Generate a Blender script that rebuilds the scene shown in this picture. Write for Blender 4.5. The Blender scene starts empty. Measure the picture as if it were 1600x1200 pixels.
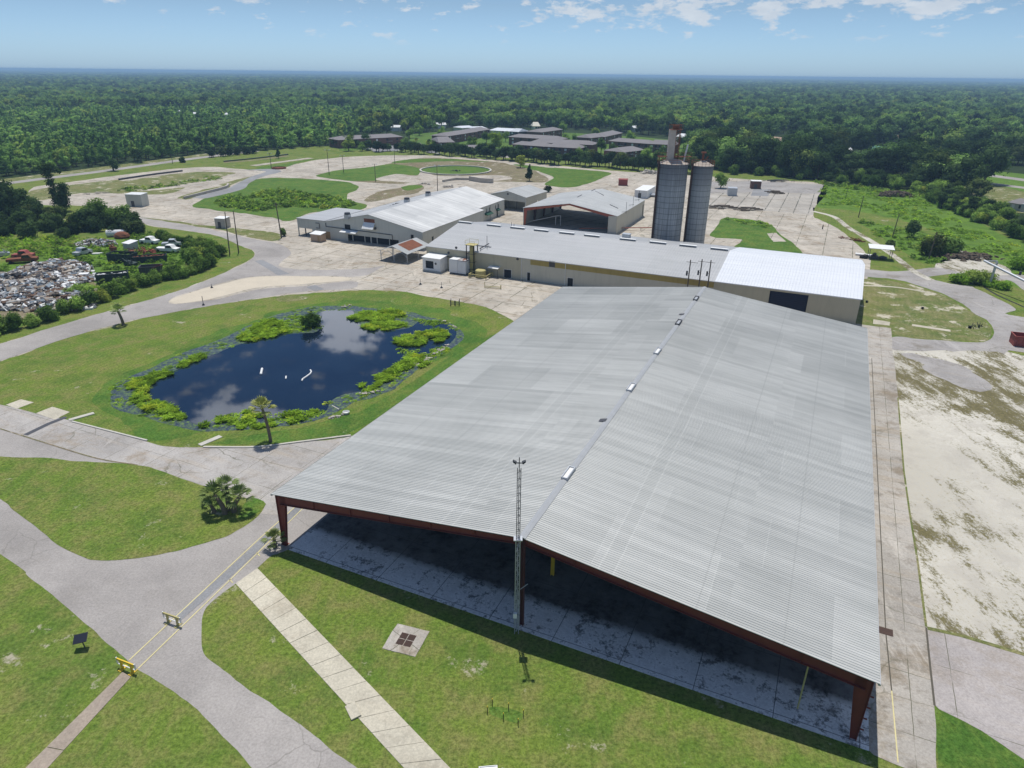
import bpy, math, random
from mathutils import Vector, noise, Matrix
R = math.radians
S = bpy.context.scene
rnd = random.Random(7)

# ------------------------------------------------------------------ camera
F, PITCH, ROLL, H = 1069.995, R(24.38396), R(.62811), 45.0
_f = Vector((0, math.cos(PITCH), -math.sin(PITCH)))
_r0 = Vector((1, 0, 0)); _u0 = _r0.cross(_f)
_r = _r0*math.cos(ROLL) + _u0*math.sin(ROLL)
_u = -_r0*math.sin(ROLL) + _u0*math.cos(ROLL)
cam = bpy.data.cameras.new('camera'); co = bpy.data.objects.new('camera', cam)
S.collection.objects.link(co)
m3 = Matrix((_r, _u, -_f)).transposed()
co.matrix_world = Matrix.Translation((0, 0, H)) @ m3.to_4x4()
cam.sensor_width = 36; cam.lens = 36*F/1600; cam.clip_end = 60000; cam.clip_start = .5
S.camera = co

# ------------------------------------------------------------------ light
SUN_AZ, SUN_EL = R(-10.6), R(73)
sl = bpy.data.lights.new('sun', 'SUN'); sl.energy = 4.1; sl.angle = R(.5); sl.color = (1, .96, .90)
so = bpy.data.objects.new('sun', sl); S.collection.objects.link(so)
sd = Vector((math.sin(SUN_AZ)*math.cos(SUN_EL), math.cos(SUN_AZ)*math.cos(SUN_EL), math.sin(SUN_EL)))
so.rotation_euler = sd.to_track_quat('Z', 'Y').to_euler(); so.location = (0, 0, 200)
S.view_settings.view_transform = 'Standard'; S.view_settings.look = 'None'
S.view_settings.exposure = 0; S.view_settings.gamma = 1
S.cycles.max_bounces = 5; S.cycles.diffuse_bounces = 3; S.cycles.glossy_bounces = 3
S.cycles.transparent_max_bounces = 4; S.cycles.volume_bounces = 0
S.cycles.caustics_reflective = False; S.cycles.caustics_refractive = False

# node helper ------------------------------------------------------
class NT:
    def __init__(s, tree): s.t = tree; s.n = tree.nodes; s.l = tree.links
    def add(s, typ, **kw):
        nd = s.n.new(typ)
        for k, v in kw.items():
            if k.startswith('i_'):
                key = k[2:]; key = int(key) if key.isdigit() else key.replace('_', ' ')
                s.put(nd, key, v)
            else: setattr(nd, k, v)
        return nd
    def put(s, nd, key, v):
        sock = nd.inputs[key]
        if isinstance(v, bpy.types.NodeSocket): s.l.new(v, sock)
        elif isinstance(v, (tuple, list)) and sock.type == 'RGBA' and len(v) == 3: sock.default_value = (*v, 1)
        else: sock.default_value = v
    def math(s, op, a, b=0.0, clamp=False):
        nd = s.n.new('ShaderNodeMath'); nd.operation = op; nd.use_clamp = clamp
        s.put(nd, 0, a); s.put(nd, 1, b); return nd.outputs[0]
    def noise(s, vec, scale, detail=3, rough=.55, out='Fac'):
        nd = s.add('ShaderNodeTexNoise', i_Scale=scale, i_Detail=detail, i_Roughness=rough)
        s.put(nd, 'Vector', vec); return nd.outputs[out]
    def ramp(s, fac, stops, interp='LINEAR'):
        nd = s.n.new('ShaderNodeValToRGB'); nd.color_ramp.interpolation = interp
        e = nd.color_ramp.elements
        while len(e) < len(stops): e.new(.5)
        for i, (p, c) in enumerate(stops):
            e[i].position = p
            c = (c, c, c) if isinstance(c, (int, float)) else c
            e[i].color = (*c[:3], 1)
        s.put(nd, 0, fac); return nd.outputs[0]
    def mix(s, fac, a, b, mode='MIX'):
        nd = s.n.new('ShaderNodeMix'); nd.data_type = 'RGBA'; nd.blend_type = mode
        s.put(nd, 0, fac); s.put(nd, 6, a); s.put(nd, 7, b); return nd.outputs[2]
    def maprange(s, v, a, b, c=0., d=1.):
        nd = s.n.new('ShaderNodeMapRange'); s.put(nd, 0, v); s.put(nd, 1, a); s.put(nd, 2, b); s.put(nd, 3, c); s.put(nd, 4, d)
        return nd.outputs[0]

# ------------------------------------------------------------------ sky
W = bpy.data.worlds.new('World'); S.world = W; W.use_nodes = True
w = NT(W.node_tree); w.n.clear()
sky = w.add('ShaderNodeTexSky', sky_type='NISHITA', sun_disc=False, sun_elevation=SUN_EL, sun_rotation=SUN_AZ,
            air_density=1.0, dust_density=.6, ozone_density=2.5, altitude=0)
tc = w.add('ShaderNodeTexCoord')
ROLLFIX = 0
sep = w.add('ShaderNodeSeparateXYZ', i_Vector=tc.outputs['Generated'])
mp = w.add('ShaderNodeMapping', i_Vector=tc.outputs['Generated'], i_Scale=(1, 1, 2.6))
n1 = w.noise(mp.outputs[0], 24.0, 6, .62)
n2 = w.noise(mp.outputs[0], 7.0, 2, .5)
dens = w.math('ADD', w.math('MULTIPLY', n1, .85), w.math('MULTIPLY', n2, .15))
az = w.math('ARCTAN2', sep.outputs[0], sep.outputs[1])
low = w.math('MULTIPLY', w.maprange(sep.outputs[2], .038, .075), w.maprange(az, -.15, .10, .2, 1.0))
def cdir(px, py):
    k = _f*F + _r*(px-800) + _u*(600-py); k.z = -k.z; return tuple(k.normalized())
blobs = None
for (px, py, rad, amp) in ((538, 508, 3.0, 2.4), (575, 512, 2.2, 1.8), (385, 648, 3.2, 1.3), (435, 655, 3, 1.3), (340, 655, 3, 1.2)):
    dt = w.add('ShaderNodeVectorMath', operation='DOT_PRODUCT', i_0=tc.outputs['Generated'], i_1=cdir(px, py)).outputs['Value']
    bl = w.maprange(dt, math.cos(R(rad)), math.cos(R(rad*.2)), 0, amp)
    blobs = bl if blobs is None else w.math('MAXIMUM', blobs, bl)
hi = w.maprange(sep.outputs[2], .12, .25, 0, .35)
cov = w.math('MAXIMUM', w.math('MAXIMUM', low, hi), blobs)
cloud = w.maprange(w.math('ADD', dens, w.math('MULTIPLY', cov, .12)), .60, .68)
cloud = w.math('MULTIPLY', cloud, w.maprange(sep.outputs[2], .030, .05))
shade = w.noise(mp.outputs[0], 30, 4, .6)
ccol = w.mix(shade, (5.2, 5.9, 6.9), (8.4, 8.8, 9.2))
tint = w.mix(w.maprange(sep.outputs[2], .08, .34), w.mix(w.maprange(sep.outputs[2], 0, .08), (.80, 1.20, 1.95), (.67, .83, 1.09)), (.40, .64, .88))
skc = w.mix(1.0, sky.outputs[0], tint, 'MULTIPLY')
ccol = w.mix(w.maprange(blobs, .3, 1.2), ccol, (19, 20, 22))
fin = w.mix(w.math('MULTIPLY', cloud, .78), skc, ccol)
bg = w.add('ShaderNodeBackground', i_Color=fin, i_Strength=.095)
wo = w.add('ShaderNodeOutputWorld'); w.l.new(bg.outputs[0], wo.inputs[0])

# ------------------------------------------------------------------ geometry of the place
C0 = Vector((0, 0, H))
def ray(px, py): return _f*F + _r*(px-800) + _u*(600-py)
def G(px, py, z=0.0):
    d = ray(px, py); return C0 + d*((z-H)/d.z)
def hgt(P, py):                       # height above P whose image row is py
    k = (600-py)/F; d = Vector((P[0], P[1], 0)) - C0
    return (k*d.dot(_f)-d.dot(_u))/(_u.z-k*_f.z)
def proj(P):
    d = Vector(P)-C0; z = d.dot(_f)
    if z <= 0: return (-1e9, -1e9)
    return (800+F*d.dot(_r)/z, 600-F*d.dot(_u)/z)
class Frame:                          # local x to the right, y away, of a building
    def __init__(s, x, y, yaw): s.o = Vector((x, y, 0)); s.yaw = yaw; s.X = Vector((math.cos(yaw), -math.sin(yaw), 0)); s.Y = Vector((math.sin(yaw), math.cos(yaw), 0))
    def w(s, x, y, z=0): return s.o+s.X*x+s.Y*y+Vector((0, 0, z))
    def loc(s, P): d = Vector(P)-s.o; return (d.dot(s.X), d.dot(s.Y), d.z)
    def wall(s, px, py, yp=0.0):      # image point on the plane y = yp -> (x, z)
        d = ray(px, py); t = (s.o+s.Y*yp-C0).dot(s.Y)/d.dot(s.Y); l = s.loc(C0+d*t); return l[0], l[2]
    def side(s, px, py, xp):          # image point on the plane x = xp -> (y, z)
        d = ray(px, py); t = (s.o+s.X*xp-C0).dot(s.X)/d.dot(s.X); l = s.loc(C0+d*t); return l[1], l[2]
    def gr(s, px, py, z=0.0): return s.loc(G(px, py, z))

# ------------------------------------------------------------------ objects
def tag(o, label=None, cat=None, group=None, kind=None):
    if label: o['label'] = label
    if cat: o['category'] = cat
    if group: o['group'] = group
    if kind: o['kind'] = kind
    return o
def empty(name, loc=(0, 0, 0), rz=0.0, label=None, cat=None, group=None):
    o = bpy.data.objects.new(name, None); S.collection.objects.link(o)
    o.empty_display_size = .5; o.location = loc; o.rotation_euler = (0, 0, rz)
    return tag(o, label, cat, group)
class MB:
    def __init__(s): s.v = []; s.f = []; s.m = []
    def face(s, pts, m=0):
        i = len(s.v); s.v += [tuple(p) for p in pts]; s.f.append(tuple(range(i, i+len(pts)))); s.m.append(m); return s
    def box(s, x0, y0, z0, x1, y1, z1, m=0):
        i = len(s.v)
        s.v += [(x0, y0, z0), (x1, y0, z0), (x1, y1, z0), (x0, y1, z0), (x0, y0, z1), (x1, y0, z1), (x1, y1, z1), (x0, y1, z1)]
        for q in ((0, 3, 2, 1), (4, 5, 6, 7), (0, 1, 5, 4), (1, 2, 6, 5), (2, 3, 7, 6), (3, 0, 4, 7)):
            s.f.append(tuple(i+k for k in q)); s.m.append(m)
        return s
    def prism(s, prof, a, b, axis='y', m=0):    # prof: list of (u, z) extruded along axis
        n = len(prof); i = len(s.v)
        for t in (a, b):
            for (u, z) in prof: s.v.append((u, t, z) if axis == 'y' else (t, u, z))
        s.f.append(tuple(i+k for k in range(n))); s.f.append(tuple(i+n+k for k in reversed(range(n)))); s.m += [m, m]
        for k in range(n):
            s.f.append((i+k, i+(k+1) % n, i+n+(k+1) % n, i+n+k)); s.m.append(m)
        return s
    def bar(s, a, b, r, r2=None, n=6, m=0, sq=False):
        a = Vector(a); b = Vector(b); r2 = r if r2 is None else r2
        d = (b-a).normalized(); t = Vector((0, 0, 1)) if abs(d.z) < .95 else Vector((1, 0, 0))
        x = d.cross(t).normalized(); y = d.cross(x); n = 4 if sq else n; i = len(s.v)
        for (c, rr) in ((a, r), (b, r2)):
            for k in range(n):
                th = 2*math.pi*(k+(.5 if sq else 0))/n
                s.v.append(tuple(c+(x*math.cos(th)+y*math.sin(th))*rr))
        s.f.append(tuple(i+k for k in range(n))); s.f.append(tuple(i+n+k for k in reversed(range(n)))); s.m += [m, m]
        for k in range(n):
            s.f.append((i+k, i+(k+1) % n, i+n+(k+1) % n, i+n+k)); s.m.append(m)
        return s
    def lathe(s, prof, cx=0, cy=0, n=24, m=0):
        i = len(s.v)
        for (r, z) in prof:
            for k in range(n): s.v.append((cx+r*math.cos(2*math.pi*k/n), cy+r*math.sin(2*math.pi*k/n), z))
        for j in range(len(prof)-1):
            for k in range(n):
                s.f.append((i+j*n+k, i+j*n+(k+1) % n, i+(j+1)*n+(k+1) % n, i+(j+1)*n+k)); s.m.append(m)
        return s
    def blob(s, c, r, seed=0, amp=.25, m=0, rings=6, segs=9):
        i = len(s.v); c = Vector(c)
        rx, ry, rz = r if isinstance(r, (tuple, list)) else (r, r, r)
        for a in range(rings+1):
            th = math.pi*a/rings
            for b in range(segs):
                ph = 2*math.pi*b/segs
                d = Vector((math.sin(th)*math.cos(ph), math.sin(th)*math.sin(ph), math.cos(th)))
                k = 1+amp*noise.noise(d*1.7+Vector((seed*3.1, seed, 0)))*1.6
                s.v.append(tuple(c+Vector((d.x*rx, d.y*ry, d.z*rz))*k))
        for a in range(rings):
            for b in range(segs):
                s.f.append((i+a*segs+b, i+(a+1)*segs+b, i+(a+1)*segs+(b+1) % segs, i+a*segs+(b+1) % segs)); s.m.append(m)
        return s
    def mesh(s, name, mats, smooth=False):
        me = bpy.data.meshes.new(name); me.from_pydata(s.v, [], s.f)
        mats = mats if isinstance(mats, (list, tuple)) else [mats]
        for k in mats: me.materials.append(k)
        if len(mats) > 1: me.polygons.foreach_set('material_index', s.m)
        if smooth: me.polygons.foreach_set('use_smooth', [True]*len(s.f))
        me.update(); return me
    def build(s, name, mats, parent=None, smooth=False, **kw):
        o = bpy.data.objects.new(name, s.mesh(name, mats, smooth)); S.collection.objects.link(o)
        o.parent = parent; return tag(o, **kw)
def kids(o): return [c for c in bpy.data.objects if c.parent == o]
def copy_tree(src, loc, rz=0.0, scale=1.0, label=None, group=None):
    r = src.copy(); S.collection.objects.link(r); r.location = loc; r.rotation_euler = (0, 0, rz)
    r.scale = (scale,)*3 if isinstance(scale, (int, float)) else scale
    if label: r['label'] = label
    if group: r['group'] = group
    for c in KIDS.setdefault(src.name, kids(src)):
        d = c.copy(); S.collection.objects.link(d); d.parent = r
        for g in KIDS.setdefault(c.name, kids(c)):
            e = g.copy(); S.collection.objects.link(e); e.parent = d
    return r
KIDS = {}

# ------------------------------------------------------------------ materials
def mat(name, build, rough=.8, metal=0.0, bump=None, spec=.3):
    M = bpy.data.materials.new(name); M.use_nodes = True; n = NT(M.node_tree); n.n.clear()
    bs = n.add('ShaderNodeBsdfPrincipled', i_Roughness=rough, i_Metallic=metal)
    bs.inputs['Specular IOR Level'].default_value = spec
    tc = n.add('ShaderNodeTexCoord'); P = tc.outputs['Object']
    c = build(n, P)
    if isinstance(c, tuple) and isinstance(c[0], bpy.types.NodeSocket):
        c, h = c
        b = n.add('ShaderNodeBump', i_Strength=bump or .3, i_Distance=.05, i_Height=h); n.l.new(b.outputs[0], bs.inputs['Normal'])
    n.put(bs, 'Base Color', c)
    o = n.add('ShaderNodeOutputMaterial'); n.l.new(bs.outputs[0], o.inputs[0]); return M
def plain(name, col, rough=.7, metal=0.0, var=.18, scale=1.2, spec=.3):     # paint or metal with uneven wear
    def b(n, P):
        f = n.noise(P, scale, 4, .6); d = n.noise(P, scale*9, 2, .6)
        c = n.mix(f, tuple(k*(1-var) for k in col), tuple(min(1, k*(1+var)) for k in col))
        return n.mix(n.math('MULTIPLY', d, .25), c, tuple(k*.72 for k in col))
    return mat(name, b, rough, metal, spec=spec)
def rot(n, P, yaw=24.5, scale=(1, 1, 1)):
    return n.add('ShaderNodeMapping', i_Vector=P, i_Rotation=(0, 0, R(yaw)), i_Scale=scale).outputs[0]

def grass_mat(name, c1, c2, c3, soil=(.30, .26, .18), soil_amt=.0, mow=24.5, big=.05, mottle=1.0):
    def b(n, P):
        a = n.noise(P, big, 4, .6); m = n.noise(P, big*7, 4, .65); f = n.noise(P, 3.2, 6, .82)
        c = n.mix(n.maprange(a, .32, .68), c1, c2)
        c = n.mix(n.math('MULTIPLY', n.maprange(m, .42, .66), .85*mottle), c, c3)
        h = n.noise(P, big*3.1, 5, .7)
        c = n.mix(n.math('MULTIPLY', n.maprange(h, .50, .62), .65*mottle), c, tuple(k*q for k, q in zip(c1, (.72, .80, .8))))
        tr = n.noise(rot(n, P, mow+62, (1, .10, 1)), .9, 4, .6)
        c = n.mix(n.math('MULTIPLY', n.maprange(tr, .55, .68), .35), c, tuple(min(1, k*q) for k, q in zip(c3, (1.05, 1.05, 1.1))))
        st = n.add('ShaderNodeTexWave', wave_type='BANDS', bands_direction='X', i_Scale=.28, i_Distortion=3.5, i_Detail=2, i_Detail_Scale=.6)
        n.put(st, 'Vector', rot(n, P, mow))
        c = n.mix(n.math('MULTIPLY', st.outputs['Fac'], .24), c, n.mix(1, c, (.62, .70, .6), 'MULTIPLY'))
        c = n.mix(n.maprange(f, .36, .64), n.mix(1, c, (.46, .50, .42), 'MULTIPLY'), n.mix(1, c, (1.40, 1.36, 1.40), 'MULTIPLY'))
        if soil_amt:
            s = n.math('ADD', n.noise(P, .16, 6, .75), n.math('MULTIPLY', f, .16))
            c = n.mix(n.maprange(s, .80-soil_amt, .86-soil_amt), c, soil)
        return (c, f)
    return mat(name, b, .95, bump=.6, spec=.1)
def concrete_mat(name, col, joint=(6.0, 4.6), stain=.5, dirt=(.16, .135, .10), yaw=24.5, jw=.03, jcol=(.10, .10, .06), warm=(.42, .33, .22), crack=.5):
    def b(n, P):
        Q = rot(n, P, yaw)
        a = n.noise(P, .07, 5, .65); m = n.noise(P, .5, 6, .7); f = n.noise(P, 5, 4, .7)
        c = n.mix(n.maprange(a, .35, .65), tuple(k*.80 for k in col), tuple(min(1, k*1.14) for k in col))
        st = n.add('ShaderNodeMapping', i_Vector=Q, i_Scale=(.05, .35, 1)).outputs[0]
        c = n.mix(n.math('MULTIPLY', n.maprange(n.noise(st, 2.2, 5, .6), .5, .75), .55*stain), c, warm)
        c = n.mix(n.math('MULTIPLY', n.maprange(m, .52, .78), stain), c, dirt)
        g1 = n.noise(P, .13, 7, .72)
        c = n.mix(n.math('MULTIPLY', n.maprange(g1, .54, .64), .75*min(1, stain*1.2)), c, tuple(k*.62 for k in warm))
        g2 = n.noise(rot(n, P, yaw+90, (1, .25, 1)), .22, 7, .75)
        c = n.mix(n.math('MULTIPLY', n.maprange(g2, .57, .66), .6*min(1, stain*1.2)), c, tuple(min(1, k*1.35) for k in col))
        c = n.mix(n.maprange(f, .3, .7), n.mix(1, c, (.80, .80, .80), 'MULTIPLY'), n.mix(1, c, (1.15, 1.15, 1.15), 'MULTIPLY'))
        br = n.add('ShaderNodeTexBrick', offset=0.0, i_Color1=(1, 1, 1), i_Color2=(.86, .86, .86), i_Mortar=(0, 0, 0), i_Scale=1.0)
        br.inputs['Mortar Size'].default_value = jw; br.inputs['Mortar Smooth'].default_value = .3
        br.inputs['Brick Width'].default_value = joint[0]; br.inputs['Row Height'].default_value = joint[1]
        n.put(br, 'Vector', n.add('ShaderNodeVectorMath', operation='ADD', i_0=Q, i_1=n.mix(.08, (0, 0, 0), n.noise(P, .8, 2, .5, 'Color'))).outputs[0])
        c = n.mix(n.math('MULTIPLY', n.maprange(br.outputs['Color'], .8, 1, 1, 0), .30), c, n.mix(1, c, (.78, .78, .8), 'MULTIPLY'))
        jf = n.math('MULTIPLY', br.outputs['Fac'], n.maprange(n.noise(P, .3, 3, .6), .35, .55))
        c = n.mix(jf, c, jcol)
        vo = n.add('ShaderNodeTexVoronoi', feature='DISTANCE_TO_EDGE', i_Scale=.16)
        n.put(vo, 'Vector', n.add('ShaderNodeVectorMath', operation='ADD', i_0=P, i_1=n.mix(.9, (0, 0, 0), n.noise(P, .6, 4, .6, 'Color'))).outputs[0])
        ck = n.math('MULTIPLY', n.maprange(vo.outputs[0], 0, .012, 1, 0), n.maprange(n.noise(P, .11, 2, .5), .5, .6, 0, crack))
        c = n.mix(ck, c, jcol)
        return (c, f)
    return mat(name, b, .9, bump=.25, spec=.2)

M = {}
M['forest_floor'] = grass_mat('forest_floor', (.030, .048, .016), (.04, .065, .02), (.02, .035, .012))
M['lawn'] = grass_mat('lawn', (.112, .185, .030), (.170, .215, .040), (.205, .198, .068), (.36, .33, .24), .10)
M['lush'] = grass_mat('lush_lawn', (.07, .15, .025), (.10, .19, .032), (.15, .19, .04), (.36, .33, .24), .05)
M['dry'] = grass_mat('dry_lawn', (.13, .17, .045), (.19, .19, .07), (.26, .23, .12), (.48, .44, .34), .165)
M['wild'] = grass_mat('wild_field', (.11, .20, .03), (.15, .25, .035), (.09, .15, .03), mow=70)
M['brown'] = grass_mat('brown_soil', (.22, .17, .11), (.28, .23, .16), (.17, .17, .07), (.5, .46, .38), .14)
M['asphalt'] = concrete_mat('old_asphalt', (.35, .325, .30), (60, 60), .30, (.20, .19, .175), jw=.0, crack=.55, jcol=(.16, .15, .13), warm=(.36, .33, .29))
M['asphalt_worn'] = concrete_mat('worn_asphalt', (.35, .33, .31), (60, 60), .85, (.22, .20, .18), jw=0, crack=.6, warm=(.34, .30, .24))
M['asphalt_blue'] = concrete_mat('asphalt_patch', (.26, .262, .265), (60, 60), .2, (.2, .2, .2), jw=0, crack=.3)
M['concrete'] = concrete_mat('yard_concrete', (.47, .425, .355), (7.6, 6.1), .95, jw=.11, crack=1.0)
M['concrete_far'] = concrete_mat('far_concrete', (.42, .39, .34), (5, 60), .6, jw=.22, jcol=(.10, .10, .08), yaw=24)
M['concrete_grey'] = concrete_mat('grey_concrete', (.41, .385, .355), (6.0, 4.6), .7, crack=.8)
M['concrete_side'] = concrete_mat('side_concrete', (.42, .39, .345), (3.2, 6.5), 1.1, crack=.5, warm=(.36, .29, .2))
M['concrete_pink'] = concrete_mat('pinkish_concrete', (.42, .385, .365), (8, 6), .35, crack=.4)
M['walk'] = concrete_mat('walk_concrete', (.52, .48, .38), (60, 60), .35, jw=0, crack=.0)
M['walk_red'] = concrete_mat('walk_brown', (.36, .30, .24), (60, 60), .25, jw=0, crack=.3)
M['kerb'] = plain('kerb_concrete', (.50, .48, .42), .9, var=.25, scale=.8)
M['yellow_line'] = plain('road_paint_yellow', (.62, .55, .28), .8, var=.3, scale=.7)
M['joint'] = plain('dark_joint', (.10, .09, .07), .95)
M['ridge'] = plain('ridge_metal', (.36, .37, .375), .6, .1, var=.15)
M['grate'] = plain('dark_grate', (.075, .045, .035), .8, var=.3)
def _sand(n, P):
    Q = rot(n, P, 30, (1, .32, 1))
    a = n.noise(P, .05, 4, .6); v = n.noise(Q, .42, 8, .82); f = n.noise(P, 2.6, 6, .85); d = n.noise(P, .045, 4, .6)
    c = n.mix(n.maprange(a, .35, .65), (.46, .44, .385), (.60, .575, .51))
    c = n.mix(n.maprange(f, .4, .75), c, (.48, .43, .33))
    s = n.math('ADD', n.math('MULTIPLY', v, .50), n.math('ADD', n.math('MULTIPLY', d, .42), n.math('MULTIPLY', f, .30)))
    c = n.mix(n.math('MULTIPLY', n.maprange(n.noise(P, .25, 6, .7), .48, .62), .5), c, (.40, .37, .32))
    c = n.mix(n.maprange(s, .600, .650), c, n.mix(n.maprange(f, .4, .6), (.10, .085, .045), (.185, .165, .075)))
    return (c, f)
M['sand'] = mat('pale_sand', _sand, .95, bump=.5, spec=.1)
M['sand_yellow'] = plain('sand_island', (.55, .485, .38), .95, var=.15, scale=.3)
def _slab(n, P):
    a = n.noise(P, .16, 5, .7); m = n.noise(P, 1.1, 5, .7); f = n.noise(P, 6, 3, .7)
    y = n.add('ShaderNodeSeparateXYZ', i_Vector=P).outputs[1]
    inner = n.maprange(n.math('ADD', y, n.math('MULTIPLY', m, 1.2)), 3.6, 4.6)  # deep shade under the shed roof, painted into the floor behind the front strip
    c = n.mix(n.maprange(m, .35, .65), (.58, .58, .57), (.80, .80, .79)); c = n.mix(n.maprange(f, .4, .7, 0, .35), c, (.38, .38, .38))  # front strip colour raised to paint the brighter edge of the shade
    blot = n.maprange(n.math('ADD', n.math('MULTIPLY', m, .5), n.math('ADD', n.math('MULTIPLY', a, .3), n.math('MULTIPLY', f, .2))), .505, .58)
    c = n.mix(n.math('MULTIPLY', blot, .8), c, (.035, .035, .037))  # black floor stains
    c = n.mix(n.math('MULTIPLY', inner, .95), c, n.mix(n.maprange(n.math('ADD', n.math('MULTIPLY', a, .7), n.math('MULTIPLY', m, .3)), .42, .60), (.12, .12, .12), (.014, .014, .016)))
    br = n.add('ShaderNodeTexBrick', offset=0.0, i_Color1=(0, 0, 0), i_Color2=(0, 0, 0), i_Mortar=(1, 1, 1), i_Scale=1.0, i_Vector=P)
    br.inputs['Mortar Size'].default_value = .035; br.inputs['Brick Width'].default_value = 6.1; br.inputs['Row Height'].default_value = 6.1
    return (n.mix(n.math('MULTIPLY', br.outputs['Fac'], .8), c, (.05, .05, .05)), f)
M['slab'] = mat('stained_slab_painted_shade', _slab, .85, bump=.2)

def roof_mat(name, c1, c2, px=9.0, py=7.0, rust=0.0, metal=.35, rough=.42, lines=.35, bandx=None):
    def b(n, P):
        br = n.add('ShaderNodeTexBrick', offset=.37, i_Color1=(0, 0, 0), i_Color2=(1, 1, 1), i_Mortar=(.5, .5, .5), i_Scale=1.0, i_Vector=P)
        br.inputs['Mortar Size'].default_value = .05; br.inputs['Brick Width'].default_value = px; br.inputs['Row Height'].default_value = py
        br2 = n.add('ShaderNodeTexBrick', offset=0, i_Color1=(0, 0, 0), i_Color2=(1, 1, 1), i_Mortar=(.5, .5, .5), i_Scale=1.0, i_Vector=P)
        br2.inputs['Mortar Size'].default_value = .03; br2.inputs['Brick Width'].default_value = px*2.4; br2.inputs['Row Height'].default_value = .92
        t = n.math('ADD', n.math('MULTIPLY', br.outputs['Color'], .30), n.math('MULTIPLY', br2.outputs['Color'], .28))
        t = n.math('ADD', t, n.math('MULTIPLY', n.noise(P, .12, 5, .6), .7))
        c = n.mix(n.maprange(t, .35, .95), c1, c2)
        c = n.mix(n.math('MULTIPLY', br.outputs['Fac'], lines), c, tuple(min(1, k*1.35) for k in c2))
        st = n.add('ShaderNodeMapping', i_Vector=P, i_Scale=(.06, 2.2, 1)).outputs[0]
        c = n.mix(n.math('MULTIPLY', n.maprange(n.noise(st, 1.0, 4, .6), .45, .8), .35), c, tuple(k*.66 for k in c1))
        if bandx:
            x = n.add('ShaderNodeSeparateXYZ', i_Vector=P).outputs[0]
            for bx in bandx:
                dd = n.math('ABSOLUTE', n.math('SUBTRACT', x, bx))
                c = n.mix(n.maprange(dd, .50, .56, .25, 0), c, tuple(k*1.0 for k in c1))
                c = n.mix(n.maprange(n.math('ABSOLUTE', n.math('SUBTRACT', dd, .62)), .03, .09, .28, 0), c, tuple(min(1, k*1.1) for k in c2))
            for lx in (6.4, 12.8, 41.96, 48.4):
                c = n.mix(n.maprange(n.math('ABSOLUTE', n.math('SUBTRACT', x, lx)), .03, .09, .35, 0), c, tuple(k*.8 for k in c1))
        if rust:
            c = n.mix(n.maprange(n.noise(P, .5, 6, .7), .74-rust, .80-rust), c, (.20, .075, .035))
        return c
    return mat(name, b, rough, metal, spec=.4)
M['roof_main'] = roof_mat('galvanised_roof', (.395, .40, .375), (.565, .565, .53), 9.2, 7.6, metal=.10, rough=.5, bandx=(20.1, 34.7), lines=.10)
M['roof_grey'] = roof_mat('grey_metal_roof', (.385, .39, .385), (.465, .465, .46), 12, 9, metal=.15, rough=.5, lines=.12)
M['roof_old'] = roof_mat('weathered_roof', (.37, .375, .37), (.60, .60, .58), 15, 2.6, rust=.02, metal=.15, rough=.5, lines=.1)
M['roof_dull'] = roof_mat('dull_roof', (.34, .35, .345), (.44, .45, .44), 8, 4, rust=.02, metal=.1, rough=.6, lines=.1)
M['roof_white'] = roof_mat('white_metal_roof', (.64, .66, .69), (.69, .71, .73), 9, 1.0, metal=.0, rough=.5, lines=.0)
M['rust_roof'] = roof_mat('rusty_roof', (.45, .45, .45), (.52, .52, .52), 3, 3, rust=.30, metal=0, rough=.8)
def wall_mat(name, col, rib=3.3, dirt=.35):
    def b(n, P):
        f = n.noise(P, .35, 5, .65); s = n.add('ShaderNodeMapping', i_Vector=P, i_Scale=(1.2, 1.2, .12)).outputs[0]
        c = n.mix(f, tuple(k*.9 for k in col), tuple(min(1, k*1.08) for k in col))
        c = n.mix(n.math('MULTIPLY', n.maprange(n.noise(s, 1.0, 5, .65), .48, .8), dirt), c, tuple(k*.55 for k in col))
        x = n.add('ShaderNodeSeparateXYZ', i_Vector=P)
        t = n.math('ADD', x.outputs[0], x.outputs[1])
        r = n.math('FRACT', n.math('MULTIPLY', t, rib))
        c = n.mix(n.maprange(r, .82, .9, 0, .22), c, tuple(k*.6 for k in col))
        return (c, r)
    return mat(name, b, .6, 0, bump=.3)
M['wall_cream'] = wall_mat('cream_wall', (.55, .52, .42))
M['wall_tan'] = wall_mat('tan_wall', (.50, .455, .33))
M['wall_pale'] = wall_mat('pale_wall', (.53, .53, .47))
M['wall_white'] = wall_mat('white_wall', (.70, .71, .70), dirt=.5)
M['yellow_glaze'] = wall_mat('yellowed_glazing', (.38, .29, .085), 1.2)
def _brick(n, P):
    f = n.noise(P, 2, 4, .6); return n.mix(f, (.13, .065, .05), (.22, .12, .09))
M['brick'] = mat('brown_brick', _brick, .9)
M['shingle'] = plain('grey_brown_shingle', (.215, .20, .20), .9, var=.15, scale=.15)
M['red'] = plain('red_oxide_paint', (.185, .040, .028), .6, var=.3, scale=.9)
M['red_dark'] = plain('dark_red_steel', (.10, .035, .03), .7, var=.3)
M['red_orange'] = plain('faded_red_steel', (.34, .10, .06), .7, var=.3)
M['yellow'] = plain('yellow_paint', (.72, .50, .04), .5, var=.2, scale=3)
M['yellow_dull'] = plain('dull_yellow', (.46, .40, .17), .7, var=.25)
M['galv'] = plain('galvanised_steel', (.50, .52, .54), .45, .5, var=.15)
M['steel_dark'] = plain('dark_steel', (.09, .09, .095), .55, .4, var=.2)
M['white'] = plain('white_paint', (.76, .76, .74), .6, var=.08)
M['black'] = plain('matt_black', (.015, .015, .017), .7, var=.2)
M['dark_in'] = plain('dark_interior', (.03, .032, .038), .9, var=.2)
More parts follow.
